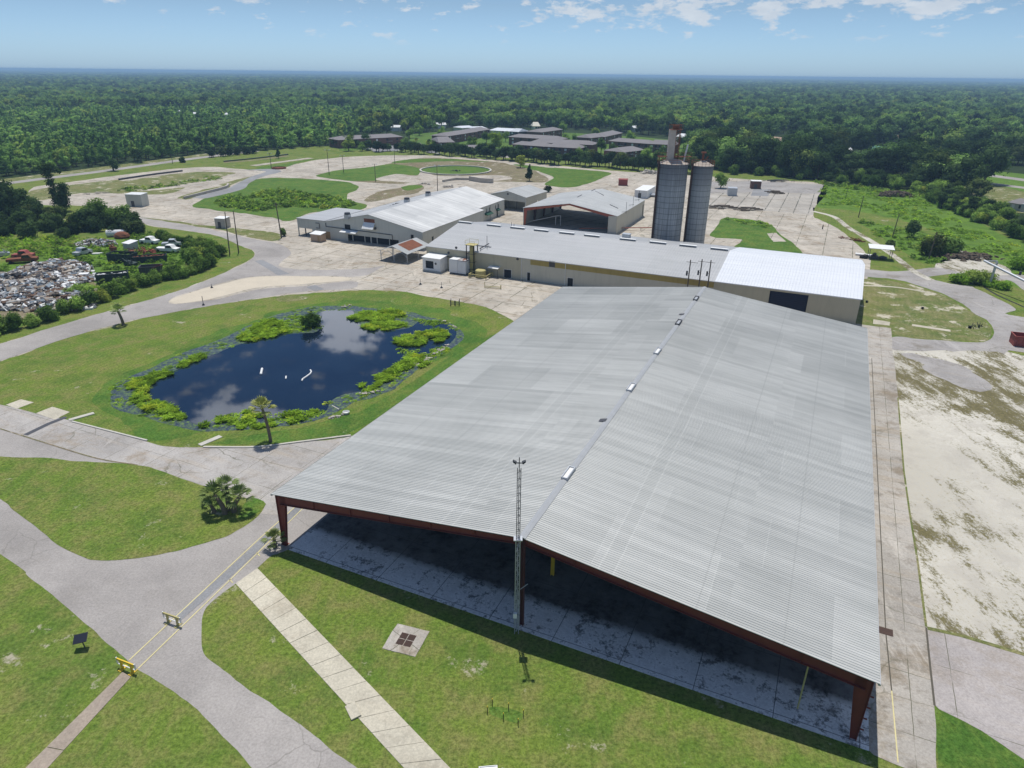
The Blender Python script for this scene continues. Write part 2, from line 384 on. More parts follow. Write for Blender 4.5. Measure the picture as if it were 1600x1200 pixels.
M['navy'] = plain('navy_door', (.012, .018, .045), .6, var=.2)
M['glass'] = plain('dark_glass', (.03, .035, .045), .15, var=.1, spec=.6)
M['wood_pole'] = plain('weathered_wood', (.13, .105, .08), .9, var=.35, scale=1.5)
M['rust'] = plain('rusted_metal', (.20, .075, .04), .9, var=.45, scale=1.1)
M['rust_dark'] = plain('dark_rust', (.085, .05, .04), .9, var=.4)
M['junk_green'] = plain('dark_green_steel', (.035, .055, .05), .7, var=.4)
M['tray_red'] = plain('faded_red_tray', (.30, .075, .06), .7, var=.2)
M['tan'] = plain('tan_siding', (.46, .33, .23), .8, var=.1)
M['door_tan'] = plain('tan_door', (.36, .24, .12), .7)
M['green_fab'] = plain('green_awning', (.02, .08, .05), .8)
M['green_roof'] = plain('green_roof', (.08, .24, .20), .6)
M['pink_roof'] = plain('pinkish_roof', (.42, .28, .22), .8)
M['bark'] = plain('bark', (.11, .085, .06), .95, var=.35, scale=2)
M['palm_bark'] = plain('palm_bark', (.17, .14, .105), .95, var=.3, scale=3)
M['rubble'] = plain('rubble', (.46, .42, .36), .95, var=.35, scale=.7)
M['pv'] = plain('dark_panel', (.02, .022, .03), .3, var=.2, spec=.6)
def _water(n, P):
    return (n.mix(n.maprange(n.noise(P, .12, 3, .5), .35, .7), (.004, .009, .022), (.008, .016, .032)), n.noise(P, .9, 3, .5))
M['water'] = mat('pond_water', _water, .03, 0, bump=.012, spec=.55)
def _marsh(n, P):
    v = n.noise(P, 1.6, 6, .75)
    return n.mix(n.maprange(v, .45, .60), (.012, .025, .055), n.mix(n.maprange(n.noise(P, .35, 4), .36, .52), (.10, .14, .11), (.11, .18, .03)))
M['marsh'] = mat('weedy_water', _marsh, .5, spec=.4)
def silo_mat(name, c1, c2):
    def b(n, P):
        x = n.add('ShaderNodeSeparateXYZ', i_Vector=P)
        th = n.math('ARCTAN2', x.outputs[1], x.outputs[0])
        st = n.add('ShaderNodeCombineXYZ', i_X=n.math('MULTIPLY', th, 9), i_Y=n.math('MULTIPLY', x.outputs[2], .05)).outputs[0]
        sv = n.noise(st, 1.2, 4, .65)
        c = n.mix(n.maprange(sv, .3, .7), c1, c2)
        c = n.mix(n.math('MULTIPLY', n.maprange(n.noise(P, .25, 3), .4, .7), .35), c, tuple(k*.6 for k in c1))
        hz = n.math('FRACT', n.math('MULTIPLY', x.outputs[2], 1/1.45))
        c = n.mix(n.maprange(hz, .88, .93, 0, .65), c, tuple(k*.35 for k in c1))
        vt = n.math('FRACT', n.math('MULTIPLY', th, 18/(2*math.pi)))
        c = n.mix(n.maprange(vt, .93, .96, 0, .45), c, tuple(k*.4 for k in c1))
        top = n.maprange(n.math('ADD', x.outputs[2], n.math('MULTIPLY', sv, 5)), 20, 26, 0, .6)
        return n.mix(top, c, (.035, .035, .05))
    return mat(name, b, .65, .05)
M['silo'] = silo_mat('silo_staves', (.19, .20, .205), (.46, .48, .49))
M['silo_grey'] = silo_mat('silo_staves_grey', (.26, .265, .26), (.46, .47, .465))
M['leg_tan'] = plain('rust_streaked_tan', (.52, .44, .37), .8, var=.35, scale=.8)
M['silo_top'] = plain('silo_roof', (.42, .36, .30), .8, var=.4)

def leaf_mat(name, c1, c2, c3, tr=.3):
    Mt = bpy.data.materials.new(name); Mt.use_nodes = True; n = NT(Mt.node_tree); n.n.clear()
    oi = n.add('ShaderNodeObjectInfo'); tc = n.add('ShaderNodeTexCoord')
    a = n.noise(tc.outputs['Object'], .55, 3, .6)
    gw = n.add('ShaderNodeNewGeometry'); big = n.noise(gw.outputs['Position'], .006, 6, .65)
    rd = n.math('FRACT', n.math('MULTIPLY', oi.outputs['Random'], 7.31))
    c = n.mix(n.maprange(rd, .0, 1.0), tuple(k*.55 for k in c1), tuple(k*1.2 for k in c2))
    c = n.mix(n.maprange(oi.outputs['Random'], .86, .96, 0, .7), c, (c2[0]*1.7, c2[1]*1.25, c2[2]*1.1))
    c = n.mix(n.math('MULTIPLY', n.maprange(big, .46, .56), .8), c, n.mix(1, c, (.55, .62, .72), 'MULTIPLY'))
    c = n.mix(n.maprange(a, .38, .62), n.mix(1, c, (.6, .62, .6), 'MULTIPLY'), n.mix(1, c, (1.4, 1.35, 1.2), 'MULTIPLY'))
    d = n.add('ShaderNodeBsdfDiffuse', i_Color=c); t = n.add('ShaderNodeBsdfTranslucent', i_Color=n.mix(1, c, (1.1, 1.3, .7), 'MULTIPLY'))
    mx = n.add('ShaderNodeMixShader', i_0=tr); n.l.new(d.outputs[0], mx.inputs[1]); n.l.new(t.outputs[0], mx.inputs[2])
    o = n.add('ShaderNodeOutputMaterial'); n.l.new(mx.outputs[0], o.inputs[0]); return Mt
M['leaf'] = leaf_mat('leaf_green', (0.126, 0.239, 0.055), (0.238, 0.354, 0.081), (0.137, 0.223, 0.086))
M['leaf_dark'] = leaf_mat('leaf_dark', (0.040, 0.079, 0.033), (0.075, 0.124, 0.045), (0.046, 0.084, 0.042))
M['leaf_pine'] = leaf_mat('leaf_pine', (0.149, 0.289, 0.089), (0.273, 0.434, 0.112), (0.188, 0.318, 0.095))
M['leaf_far'] = leaf_mat('leaf_far', (0.118, 0.221, 0.076), (0.222, 0.347, 0.103), (0.103, 0.189, 0.085))
M['leaf_lime'] = leaf_mat('leaf_lime', (0.165, 0.300, 0.038), (0.240, 0.375, 0.053), (0.120, 0.225, 0.030))
M['leaf_weed'] = leaf_mat('leaf_weed', (0.167, 0.343, 0.041), (0.278, 0.444, 0.049), (0.118, 0.242, 0.032))
M['leaf_reed'] = leaf_mat('leaf_reed', (0.205, 0.377, 0.031), (0.299, 0.457, 0.047), (0.189, 0.268, 0.063))
M['leaf_palm'] = leaf_mat('leaf_palm', (.12, .19, .06), (.22, .28, .11), (.10, .16, .05), .15)

# ------------------------------------------------------------------ ground sheets
LAY = .007
def densify(pts, smooth):
    out = []; n = len(pts)
    for i in range(n):
        p0, p1, p2, p3 = pts[(i-1) % n], pts[i], pts[(i+1) % n], pts[(i+2) % n]
        L = (p2-p1).length; d = max(25., (p1.xy.length+p2.xy.length)/2)
        k = max(1, min(80, int(L/(d/110))))
        for j in range(k):
            t = j/k
            if smooth: q = .5*((2*p1)+(-p0+p2)*t+(2*p0-5*p1+4*p2-p3)*t*t+(-p0+3*p1-3*p2+p3)*t**3)
            else: q = p1.lerp(p2, t)
            out.append(q)
    return out
def outline(px, smooth=True, ragged=.25, world=False, seed=0):
    pts = [Vector((*p, 0)) if world else G(*p) for p in px]
    q = densify(pts, smooth)
    if ragged:
        r = []
        for i, p in enumerate(q):
            fq = .9/(1+p.xy.length/70); nv = Vector((noise.noise(p*fq+Vector((seed, 0, 5)))+.4*noise.noise(p*fq*2.7+Vector((0, seed, 9))), noise.noise(p*fq+Vector((31, seed, 2)))+.4*noise.noise(p*fq*2.7+Vector((7, 3, seed))), 0))
            r.append(p+nv*ragged*(1+p.xy.length/160)*(2.2 if p.xy.length > 130 else 1.15))
        q = r
    return q
def sheet(name, px, layer, m, smooth=True, ragged=.25, world=False, kind='structure', th=0.0, **kw):
    q = outline(px, smooth, ragged, world, layer)
    z = layer*LAY+.004
    b = MB(); b.face([(p.x, p.y, z) for p in q])
    if th:
        for i in range(len(q)):
            a, c = q[i], q[(i+1) % len(q)]
            b.face([(a.x, a.y, 0), (c.x, c.y, 0), (c.x, c.y, z), (a.x, a.y, z)])
    me = b.mesh(name, m)
    import bmesh
    bm = bmesh.new(); bm.from_mesh(me); bmesh.ops.triangulate(bm, faces=bm.faces[:1], ngon_method='EAR_CLIP')
    for f in bm.faces:
        if abs(f.normal.z) > .9 and f.normal.z < 0: f.normal_flip()
    bm.to_mesh(me); bm.free()
    o = bpy.data.objects.new(name, me); S.collection.objects.link(o)
    return tag(o, kind=kind, **kw)
def ribbon(name, px, width, layer, m, world=False, smooth=True, height=None, **kw):  # strip of real width
    pts = [Vector((*p, 0)) if world else G(*p) for p in px]
    if smooth and len(pts) > 2:
        q = []
        ext = [pts[0]*2-pts[1]]+pts+[pts[-1]*2-pts[-2]]
        for i in range(1, len(ext)-2):
            p0, p1, p2, p3 = ext[i-1:i+3]
            for j in range(12):
                t = j/12; q.append(.5*((2*p1)+(-p0+p2)*t+(2*p0-5*p1+4*p2-p3)*t*t+(-p0+3*p1-3*p2+p3)*t**3))
        q.append(pts[-1]); pts = q
    b = MB(); z = layer*LAY+.004; L = []; Rr = []
    for i, p in enumerate(pts):
        t = (pts[min(i+1, len(pts)-1)]-pts[max(i-1, 0)]).normalized(); nn = Vector((t.y, -t.x, 0))*width/2
        L.append(p-nn); Rr.append(p+nn)
    zt = height if height else z
    for i in range(len(pts)-1):
        a, c, d, e = L[i], Rr[i], Rr[i+1], L[i+1]
        b.face([(a.x, a.y, zt), (c.x, c.y, zt), (d.x, d.y, zt), (e.x, e.y, zt)])
        if height:
            b.face([(a.x, a.y, 0), (a.x, a.y, zt), (e.x, e.y, zt), (e.x, e.y, 0)])
            b.face([(c.x, c.y, 0), (d.x, d.y, 0), (d.x, d.y, zt), (c.x, c.y, zt)])
    if height:
        for a, c in ((L[0], Rr[0]), (Rr[-1], L[-1])): b.face([(a.x, a.y, 0), (c.x, c.y, 0), (c.x, c.y, zt), (a.x, a.y, zt)])
    return b.build(name, m, **kw)
ST = dict(kind='structure')
BIG = 24000
gb = MB(); gb.face([(-BIG, -400, 0), (BIG, -400, 0), (BIG, BIG, 0), (-BIG, BIG, 0)]); gb.build('ground', M['forest_floor'], **ST)
sheet('lawn', [(-600, 1500), (-500, 345), (0, 284), (140, 263), (300, 246), (480, 229), (560, 228), (800, 246), (1100, 262), (1290, 283), (1440, 305), (1520, 342), (1600, 378), (1900, 450), (2200, 1500)], 1, M['lawn'], False, 0)
# mid-distance paved yard, drawn as one sheet with lawns laid on it
sheet('yard_pavement', [(47, 295), (105, 285), (210, 271), (282, 263), (332, 261), (376, 264), (414, 267), (437, 262), (464, 256), (511, 248), (566, 244), (640, 242.5), (700, 244.5), (760, 249), (850, 257), (950, 266), (1025, 271), (1100, 275), (1180, 281), (1286, 288), (1272, 332), (1278, 343), (1303, 354), (1330, 372), (1352, 392), (1358, 412), (1356, 440), (1330, 520), (1000, 640), (800, 500), (760, 480), (710, 470), (635, 457), (585, 453), (535, 455), (460, 460), (400, 467), (317, 480), (200, 502), (100, 530), (0, 565), (-160, 622), (-300, 640), (-160, 575), (0, 537), (100, 506), (195, 479), (275, 456), (350, 426), (388, 408), (397, 395), (376, 384), (332, 367), (233, 352), (205, 338), (180, 326), (110, 321), (50, 318)], 2, M['concrete'], True, .18)
sheet('road', [(-300, 600), (-160, 575), (0, 537), (100, 506), (195, 479), (275, 456), (350, 426), (388, 408), (397, 395), (376, 384), (332, 367), (233, 352), (216, 341), (222, 339), (326, 358), (392, 373), (425, 378), (448, 386), (454, 397), (440, 409), (440, 418), (500, 422), (575, 419), (600, 415), (590, 421), (562, 432), (500, 431), (400, 432), (340, 444), (308, 453), (276, 463), (263, 471), (272, 476), (314, 471), (340, 468), (400, 453), (475, 447), (550, 439), (562, 444), (550, 451), (475, 456), (400, 466), (317, 480), (200, 502), (100, 530), (0, 565), (-160, 622), (-300, 660)], 4, M['asphalt'], True, .12)
sheet('sand_island', [(265, 471), (277, 464), (309, 454), (341, 445), (400, 433), (470, 432), (550, 434), (546, 438), (475, 444), (400, 450), (340, 465), (314, 470), (273, 475)], 5, M['sand_yellow'], True, .1)
sheet('road_patch', [(398, 408), (410, 406), (452, 428), (434, 430)], 6, M['asphalt_blue'], False, .05)
sheet('road_patch', [(478, 449), (492, 446), (506, 452), (492, 456)], 6, M['asphalt_blue'], False, .05)
sheet('grass_verge', [(219, 339), (250, 343), (318, 351), (380, 358), (436, 365), (439, 372), (425, 377), (392, 371), (326, 356), (250, 345)], 5, M['dry'])
sheet('lawn_island', [(302, 321), (321, 310), (376, 297), (387, 285), (409, 279), (447, 278), (530, 283), (560, 290), (557, 297), (544, 304), (544, 312), (571, 321), (555, 329), (491, 331), (450, 346), (432, 341), (376, 333), (315, 326)], 5, M['lush'])
sheet('lawn_strip', [(48, 299), (110, 289), (184, 281), (236, 277), (299, 269), (367, 270), (341, 277), (312, 284), (223, 297), (220, 299), (289, 293), (252, 304), (168, 302), (126, 302), (79, 311), (50, 312)], 5, M['dry'])
sheet('lawn_strip', [(278, 310), (296, 302), (340, 292), (358, 289), (354, 294), (320, 304), (290, 312)], 5, M['dry'])
sheet('lawn_strip', [(340, 289), (370, 281), (398, 275), (376, 284), (350, 291)], 5, M['dry'])
sheet('lawn_strip', [(398, 263), (447, 256), (489, 248), (500, 246), (470, 254), (425, 266)], 5, M['lush'])
sheet('road', [(300, 310), (330, 301), (357, 294), (375, 284), (392, 276), (415, 268), (395, 266), (378, 266), (420, 264), (440, 268), (410, 276), (390, 286), (378, 296), (322, 310)], 6, M['asphalt_blue'], True, .1)
ribbon('slab_strip', [(189, 282.5), (240, 275), (289, 268.5)], 3.0, 6, M['concrete'], **ST)
ribbon('slab_strip', [(350, 254), (400, 250), (450, 243.5)], 4.0, 3, M['brown'], **ST)
ribbon('slab_strip', [(395, 259), (440, 253), (486, 247)], 5.0, 6, M['concrete'], **ST)
sheet('lawn_field', [(497, 274), (530, 266), (579, 261), (612, 255), (640, 249), (687, 247), (762, 252), (800, 257), (830, 265), (852, 275), (850, 285), (800, 284), (740, 284), (700, 283), (656, 285), (620, 287), (575, 285), (530, 281)], 5, M['brown'])
sheet('lawn_field', [(497, 274), (530, 266), (579, 261), (612, 256), (640, 260), (660, 266), (650, 274), (620, 272), (600, 280), (575, 283), (530, 281)], 6, M['lush'])
sheet('lawn_field', [(612, 255), (640, 249), (687, 248), (762, 253), (700, 252), (650, 254)], 6, M['lush'])
sheet('bare_ground', [(585, 280), (620, 272), (650, 275), (660, 268), (690, 275), (780, 274), (800, 280), (740, 284), (656, 286), (620, 284)], 7, M['concrete'])
sheet('dirt_island', [(567, 313), (590, 301), (620, 294), (655, 288), (665, 294), (655, 301), (620, 307), (585, 315)], 5, M['brown'])
sheet('lawn_patch', [(625, 293), (650, 289), (660, 292), (640, 298)], 6, M['lush'])
sheet('lawn_field', [(802, 257), (850, 261), (950, 269), (940, 278), (900, 292), (855, 289), (865, 275), (825, 264)], 6, M['lush'])
sheet('lawn_field', [(1128, 342), (1160, 342), (1197, 347), (1212, 362), (1256, 398), (1152, 389), (1158, 374), (1111, 369)], 5, M['lush'])
sheet('slab_pad', [(1197, 365), (1212, 364), (1230, 378), (1209, 378)], 6, M['concrete'], False, .1)
sheet('storage_yard', [(1105, 283), (1180, 282), (1286, 288), (1270, 336), (1190, 329), (1108, 325)], 4, M['concrete_far'], False, .1)
sheet('storage_yard', [(1106, 284), (1182, 283), (1286, 289), (1282, 303), (1200, 300), (1108, 302)], 5, M['asphalt_worn'], False, .1)
sheet('slab_pad', [(1178, 295), (1206, 296), (1200, 307), (1172, 306)], 6, M['asphalt_blue'], False, .1)
# circle of grass with its kerb
cc = G(712, 266.5); rc = (G(767, 266.5)-G(657, 266.5)).length/2
circ = [(cc.x+rc*math.cos(a*math.pi/20), cc.y+rc*math.sin(a*math.pi/20)) for a in range(40)]
sheet('grass_circle', circ, 8, M['lush'], True, 0, True)
ribbon('kerb_ring', circ+[circ[0]], .9, 8, M['kerb'], True, True, .55, label='low round kerb wall ringing a circle of grass in the far yard', cat='kerb')
# right side
sheet('wild_field', [(1286, 288), (1340, 292), (1440, 306), (1520, 343), (1600, 379), (1800, 430), (1800, 480), (1600, 452), (1540, 410), (1500, 395), (1440, 360), (1380, 345), (1320, 330), (1280, 322)], 2, M['wild'])
sheet('wild_field', [(1335, 340), (1380, 345), (1440, 352), (1490, 385), (1485, 405), (1450, 412), (1410, 395), (1370, 365), (1345, 350)], 3, M['wild'])
sheet('mown_strip', [(1272, 324), (1320, 328), (1380, 337), (1440, 352), (1478, 372), (1480, 380), (1430, 360), (1380, 351), (1345, 346), (1337, 351), (1365, 372), (1400, 396), (1438, 420), (1420, 421), (1392, 404), (1350, 378), (1320, 355), (1295, 341), (1270, 335)], 4, M['lawn'], False, .3)
ribbon('sand_path', [(1270, 330), (1303, 339), (1326, 356), (1360, 376), (1394, 398), (1428, 424), (1455, 438)], 2.0, 5, M['sand'], **ST)
sheet('sand_heap_ground', [(1478, 405), (1500, 392), (1530, 398), (1560, 412), (1583, 425), (1570, 437), (1530, 436), (1490, 425), (1462, 420), (1460, 412)], 3, M['sand'])
sheet('road', [(1345, 421), (1405, 424), (1462, 418), (1510, 428), (1560, 430), (1640, 432), (1700, 470), (1640, 478), (1600, 452), (1570, 437), (1530, 437), (1490, 428), (1452, 433), (1484, 443), (1524, 449), (1575, 477), (1583, 486), (1569, 490), (1600, 496), (1750, 512), (1750, 600), (1600, 552), (1577, 549), (1572, 555), (1558, 549), (1475, 548), (1398, 547), (1380, 535), (1396, 526), (1487, 534), (1545, 533), (1552, 520), (1541, 500), (1518, 486), (1476, 460), (1447, 450), (1400, 437), (1345, 431)], 4, M['asphalt_worn'], True, .22)
sheet('dry_lawn', [(1335, 440), (1400, 440), (1447, 453), (1476, 462), (1518, 488), (1541, 502), (1550, 520), (1540, 532), (1487, 532), (1396, 524), (1380, 512), (1340, 512)], 3, M['dry'], True, .15)
ribbon('slab_strip', [(1425, 508), (1485, 517)], 1.3, 5, M['walk'], smooth=False, **ST)
sheet('slab_pad', [(1365, 499), (1391, 503), (1390, 509), (1365, 506)], 5, M['walk'], False, .08)
ribbon('slab_strip', [(1348, 446), (1400, 449), (1445, 456)], .9, 5, M['walk'], **ST)
sheet('sand_lot', [(1392, 541), (1475, 547), (1558, 548), (1600, 556), (1800, 610), (1800, 1080), (1600, 1021), (1500, 991), (1447, 981), (1433, 880), (1420, 800), (1411, 735), (1402, 622), (1396, 560)], 3, M['sand'], True, .12)
sheet('road_patch', [(1415, 553), (1450, 556), (1500, 572), (1545, 600), (1530, 612), (1490, 600), (1452, 582)], 4, M['asphalt_worn'], True, .5)
sheet('side_pavement', [(1330, 505), (1392, 513), (1397, 560), (1403, 622), (1412, 735), (1421, 800), (1434, 880), (1447, 980), (1453, 1040), (1460, 1105), (1464, 1210), (1455, 1300), (1440, 1212), (1365, 1180), (1310, 1130), (1290, 700)], 5, M['concrete_side'], False, .06)
sheet('side_pavement', [(1448, 984), (1500, 994), (1600, 1024), (1850, 1100), (1850, 1330), (1600, 1187), (1533, 1142), (1467, 1108), (1459, 1100)], 4, M['concrete_pink'], False, .05)
ribbon('joint_line', [(1362, 560), (1374, 800), (1384, 990), (1393, 1080)], .10, 7, M['joint'], smooth=False, **ST)
ribbon('road_line', [(1393, 1080), (1403, 1192)], .09, 7, M['yellow_line'], smooth=False, **ST)
ribbon('joint_line', [(1447, 981), (1453, 1040), (1460, 1103)], .16, 7, M['joint'], smooth=False, **ST)
ribbon('grass_fringe', [(1449, 982), (1500, 993), (1600, 1023), (1750, 1068)], .45, 6, M['dry'], smooth=False, **ST)
ribbon('grass_fringe', [(1403, 622), (1412, 735), (1421, 800), (1434, 880), (1447, 980)], .2, 7, M['dry'], smooth=False, **ST)
sheet('grass_corner', [(1460, 1103), (1467, 1107), (1533, 1141), (1600, 1186), (1800, 1310), (1470, 1330), (1466, 1200)], 3, M['lush'], False, .06)
# lower left
sheet('pavement', [(-500, 560), (-200, 592), (0, 632), (57, 647), (99, 655), (160, 670), (230, 690), (260, 698), (310, 699), (360, 698), (400, 698), (460, 691), (545, 682), (660, 640), (640, 790), (455, 858), (425, 868), (402, 888), (368, 912), (330, 942), (317, 962), (314, 995), (318, 1022), (340, 1040), (380, 1071), (427, 1102), (474, 1136), (514, 1167), (549, 1196), (620, 1270), (480, 1290), (400, 1210), (362, 1165), (325, 1127), (287, 1092), (225, 1052), (187, 1022), (140, 982), (107, 952), (45, 900), (0, 865), (-260, 690), (-500, 640)], 2, M['asphalt'], True, .10)
sheet('pavement', [(-300, 577), (0, 633), (57, 648), (99, 656), (160, 671), (230, 691), (260, 699), (310, 700), (400, 699), (545, 683), (640, 660), (560, 740), (470, 800), (400, 800), (415, 788), (370, 775), (322, 760), (250, 737), (215, 727), (150, 716), (70, 693), (0, 670), (-300, 605)], 4, M['concrete_grey'], True, .08)
sheet('lawn_island', [(-60, 712), (0, 714), (70, 715), (125, 721), (215, 727), (250, 737), (322, 760), (370, 775), (413, 788), (390, 817), (362, 834), (332, 845), (275, 861), (225, 871), (180, 876), (150, 876), (125, 869), (82, 845), (0, 779), (-60, 738)], 5, M['lawn'], True, .12)
sheet('lawn_patch', [(395, 778), (415, 788), (396, 806), (372, 812), (380, 790)], 6, M['lush'], True, .1)
sheet('slab_pad', [(9, 633), (33, 624), (53, 629), (26, 639)], 6, M['walk'], False, .05)
sheet('slab_pad', [(57, 646), (82, 636), (110, 644), (86, 656)], 6, M['walk'], False, .05)
ribbon('drain_channel', [(40, 680), (75, 663), (103, 652)], .8, 7, M['steel_dark'], smooth=False, **ST)
ribbon('kerb', [(108, 657), (147, 646)], .7, 7, M['kerb'], smooth=False, height=.12, **ST)
ribbon('kerb', [(112, 659), (230, 689)], .25, 7, M['kerb'], smooth=False, height=.15, **ST)
ribbon('kerb', [(312, 696), (345, 682)], .8, 7, M['kerb'], smooth=False, height=.1, **ST)
ribbon('kerb', [(318, 699), (400, 699), (460, 692), (548, 681)], .3, 8, M['kerb'], height=.15, **ST)
ribbon('joint_line', [(0, 670), (70, 692), (150, 716), (215, 727)], .18, 7, M['brown'], **ST)
sheet('lush_lawn', [(330, 693), (400, 696), (460, 689), (540, 679), (620, 640), (780, 520), (735, 535), (640, 600), (560, 645), (470, 668), (380, 682)], 3, M['lush'], False, .1)
sheet('lush_lawn', [(250, 560), (330, 520), (380, 505), (470, 478), (560, 470), (660, 478), (720, 495), (760, 515), (740, 545), (690, 560), (300, 680), (200, 665), (150, 630), (170, 595)], 2, M['lush'], True, .5)
sheet('bare_patch', [(428, 464), (455, 462), (485, 465), (460, 470), (435, 471)], 3, M['dry'], True, .3)
ribbon('road_line', [(202, 1032), (343, 900), (402, 845), (474, 781)], .11, 6, M['yellow_line'], smooth=False, **ST)
ribbon('road_line', [(216, 1045), (361, 905), (405, 862), (482, 786)], .11, 6, M['yellow_line'], smooth=False, **ST)
ribbon('crossing_strip', [(276, 968), (352, 902), (404, 853), (478, 784)], .95, 5, M['asphalt_blue'], smooth=False, **ST)
ribbon('road_line', [(359, 906), (364, 911)], .11, 6, M['yellow_line'], smooth=False, **ST)
ribbon('road_line', [(401, 864), (406, 869)], .11, 6, M['yellow_line'], smooth=False, **ST)
# slab walks: separate slabs with open joints
def slabwalk(name, a0, a1, b0, b1, step, m, skip=()):
    A0, A1, B0, B1 = G(*a0), G(*a1), G(*b0), G(*b1); L = ((A1-A0).length+(B1-B0).length)/2; n = int(L/step); b = MB(); r = random.Random(3)
    for k in range(n):
        g = .02/step; t0 = k/n+g/n; t1 = (k+1)/n-g/n
        q = [A0.lerp(A1, t0), B0.lerp(B1, t0), B0.lerp(B1, t1), A0.lerp(A1, t1)]
        z = [.055+r.uniform(-.012, .012) for _ in q]
        b.face([(p.x, p.y, zz) for p, zz in zip(q, z)])
        for i in range(4):
            p, s = q[i], q[(i+1) % 4]; b.face([(p.x, p.y, 0), (s.x, s.y, 0), (s.x, s.y, z[(i+1) % 4]), (p.x, p.y, z[i])])
    return b.build(name, m, **ST)
slabwalk('footpath', (368, 912), (700, 1276), (402, 888), (776, 1276), 1.75, M['walk'])
slabwalk('footpath', (192, 1050), (-80, 1320), (205, 1058), (-35, 1320), 5.5, M['walk_red'])
bb = MB(); c = G(552, 1112); bb.box(-.75, -.4, .03, .75, .4, .14)
o = bb.build('broken_slab', M['walk'], label='tilted broken concrete slab beside the long footpath', cat='slab'); o.location = c; o.rotation_euler = (R(4), R(-3), R(-58))

# pond ---------------------------------------------------------------
pond = [(172, 620), (176, 604), (205, 588), (245, 571), (290, 550), (335, 534), (385, 512), (430, 492), (490, 480), (545, 478), (600, 485), (650, 490), (695, 502), (720, 516), (722, 532), (702, 546), (672, 564), (640, 588), (608, 612), (580, 622), (550, 630), (520, 648), (470, 662), (400, 670), (350, 674), (312, 674), (280, 668), (240, 655), (200, 645), (178, 635)]
sheet('pond_margin', pond, 4, M['marsh'], True, .25)
inner = [(232, 620), (226, 608), (250, 590), (290, 572), (330, 556), (375, 538), (430, 524), (490, 520), (502, 508), (500, 488), (545, 484), (552, 500), (590, 517), (640, 512), (660, 500), (700, 508), (712, 522), (700, 540), (672, 555), (640, 575), (600, 600), (560, 612), (520, 625), (505, 645), (470, 650), (400, 660), (330, 662), (300, 660), (262, 645)]
sheet('pond', inner, 6, M['water'], True, .2)

# ------------------------------------------------------------------ building helpers
def gable_roof(parent, x0, x1, y0, y1, he, hr, axis, m, k=.5, rib=.61, rh=.035, oh=.25, name='roof', th=.06):
    # axis: direction of the ridge. The sheet's ribs run down the slope.
    along = (y0, y1) if axis == 'y' else (x0, x1); acr = (x0, x1) if axis == 'y' else (y0, y1)
    mid = acr[0]+(acr[1]-acr[0])*k; a0 = along[0]-oh; a1 = along[1]+oh
    prof = []; t = a0
    while t < a1:
        prof += [(t, 0), (t+rib*.72, 0), (t+rib*.80, rh), (t+rib*.92, rh)]; t += rib
    prof = [(min(a, a1), z) for a, z in prof]; prof.append((a1, 0))
    b = MB()
    s1 = (hr-he)/(mid-acr[0]); s2 = (hr-he)/(acr[1]-mid)
    rows = [(acr[0]-oh, he-oh*s1), (mid, hr), (acr[1]+oh, he-oh*s2)]
    P = lambda a, c, z: (c, a, z) if axis == 'y' else (a, c, z)
    for r0, r1 in ((0, 1), (1, 2)):
        i = len(b.v)
        for (a, dz) in prof:
            b.v.append(P(a, rows[r0][0], rows[r0][1]+dz+th)); b.v.append(P(a, rows[r1][0], rows[r1][1]+dz+th))
        for j in range(len(prof)-1):
            b.f.append((i+2*j, i+2*j+1, i+2*j+3, i+2*j+2)); b.m.append(0)
    for r0, r1 in ((0, 1), (1, 2)):                 # underside
        b.face([P(a0, rows[r0][0], rows[r0][1]), P(a0, rows[r1][0], rows[r1][1]), P(a1, rows[r1][0], rows[r1][1]), P(a1, rows[r0][0], rows[r0][1])])
    for a in (a0, a1):
        for r0, r1 in ((0, 1), (1, 2)):
            b.face([P(a, rows[r0][0], rows[r0][1]), P(a, rows[r1][0], rows[r1][1]), P(a, rows[r1][0], rows[r1][1]+th), P(a, rows[r0][0], rows[r0][1]+th)])
    for r in (0, 2):
        c, z = rows[r]; b.face([P(a0, c, z), P(a1, c, z), P(a1, c, z+th+rh), P(a0, c, z+th+rh)])
    return b.build(name, m, parent)
def wall_run(parent, ax, pos, u0, u1, z0, z1, m, holes=(), gable=None, th=.2, inward=1, name='wall'):
    # wall in the plane ax = pos, from u0 to u1; holes are (u0, u1, z0, z1); gable = (ridge u, height)
    us = sorted({u0, u1, *[h[0] for h in holes], *[h[1] for h in holes]}); zs = sorted({z0, z1, *[h[2] for h in holes], *[h[3] for h in holes]})
    us = [u for u in us if u0 <= u <= u1]; zs = [z for z in zs if z0 <= z <= z1]
    b = MB(); p0, p1 = sorted((pos, pos+th*inward))
    for i in range(len(us)-1):
        for j in range(len(zs)-1):
            uc, zc = (us[i]+us[i+1])/2, (zs[j]+zs[j+1])/2
            if any(h[0] < uc < h[1] and h[2] < zc < h[3] for h in holes): continue
            if ax == 'y': b.box(us[i], p0, zs[j], us[i+1], p1, zs[j+1])
            else: b.box(p0, us[i], zs[j], p1, us[i+1], zs[j+1])
    if gable:
        b.prism([(u0, z1), (gable[0], gable[1]), (u1, z1)], p0, p1, 'y' if ax == 'y' else 'x')
    return b.build(name, m, parent)
def rc(fr, px0, py0, px1, py1, yp=0.0):         # image rectangle on a front wall -> local (x0, x1, z0, z1)
    a = fr.wall(px0, py1, yp); b = fr.wall(px1, py0, yp)
    return (a[0], b[0], max(0.0, a[1]), b[1])
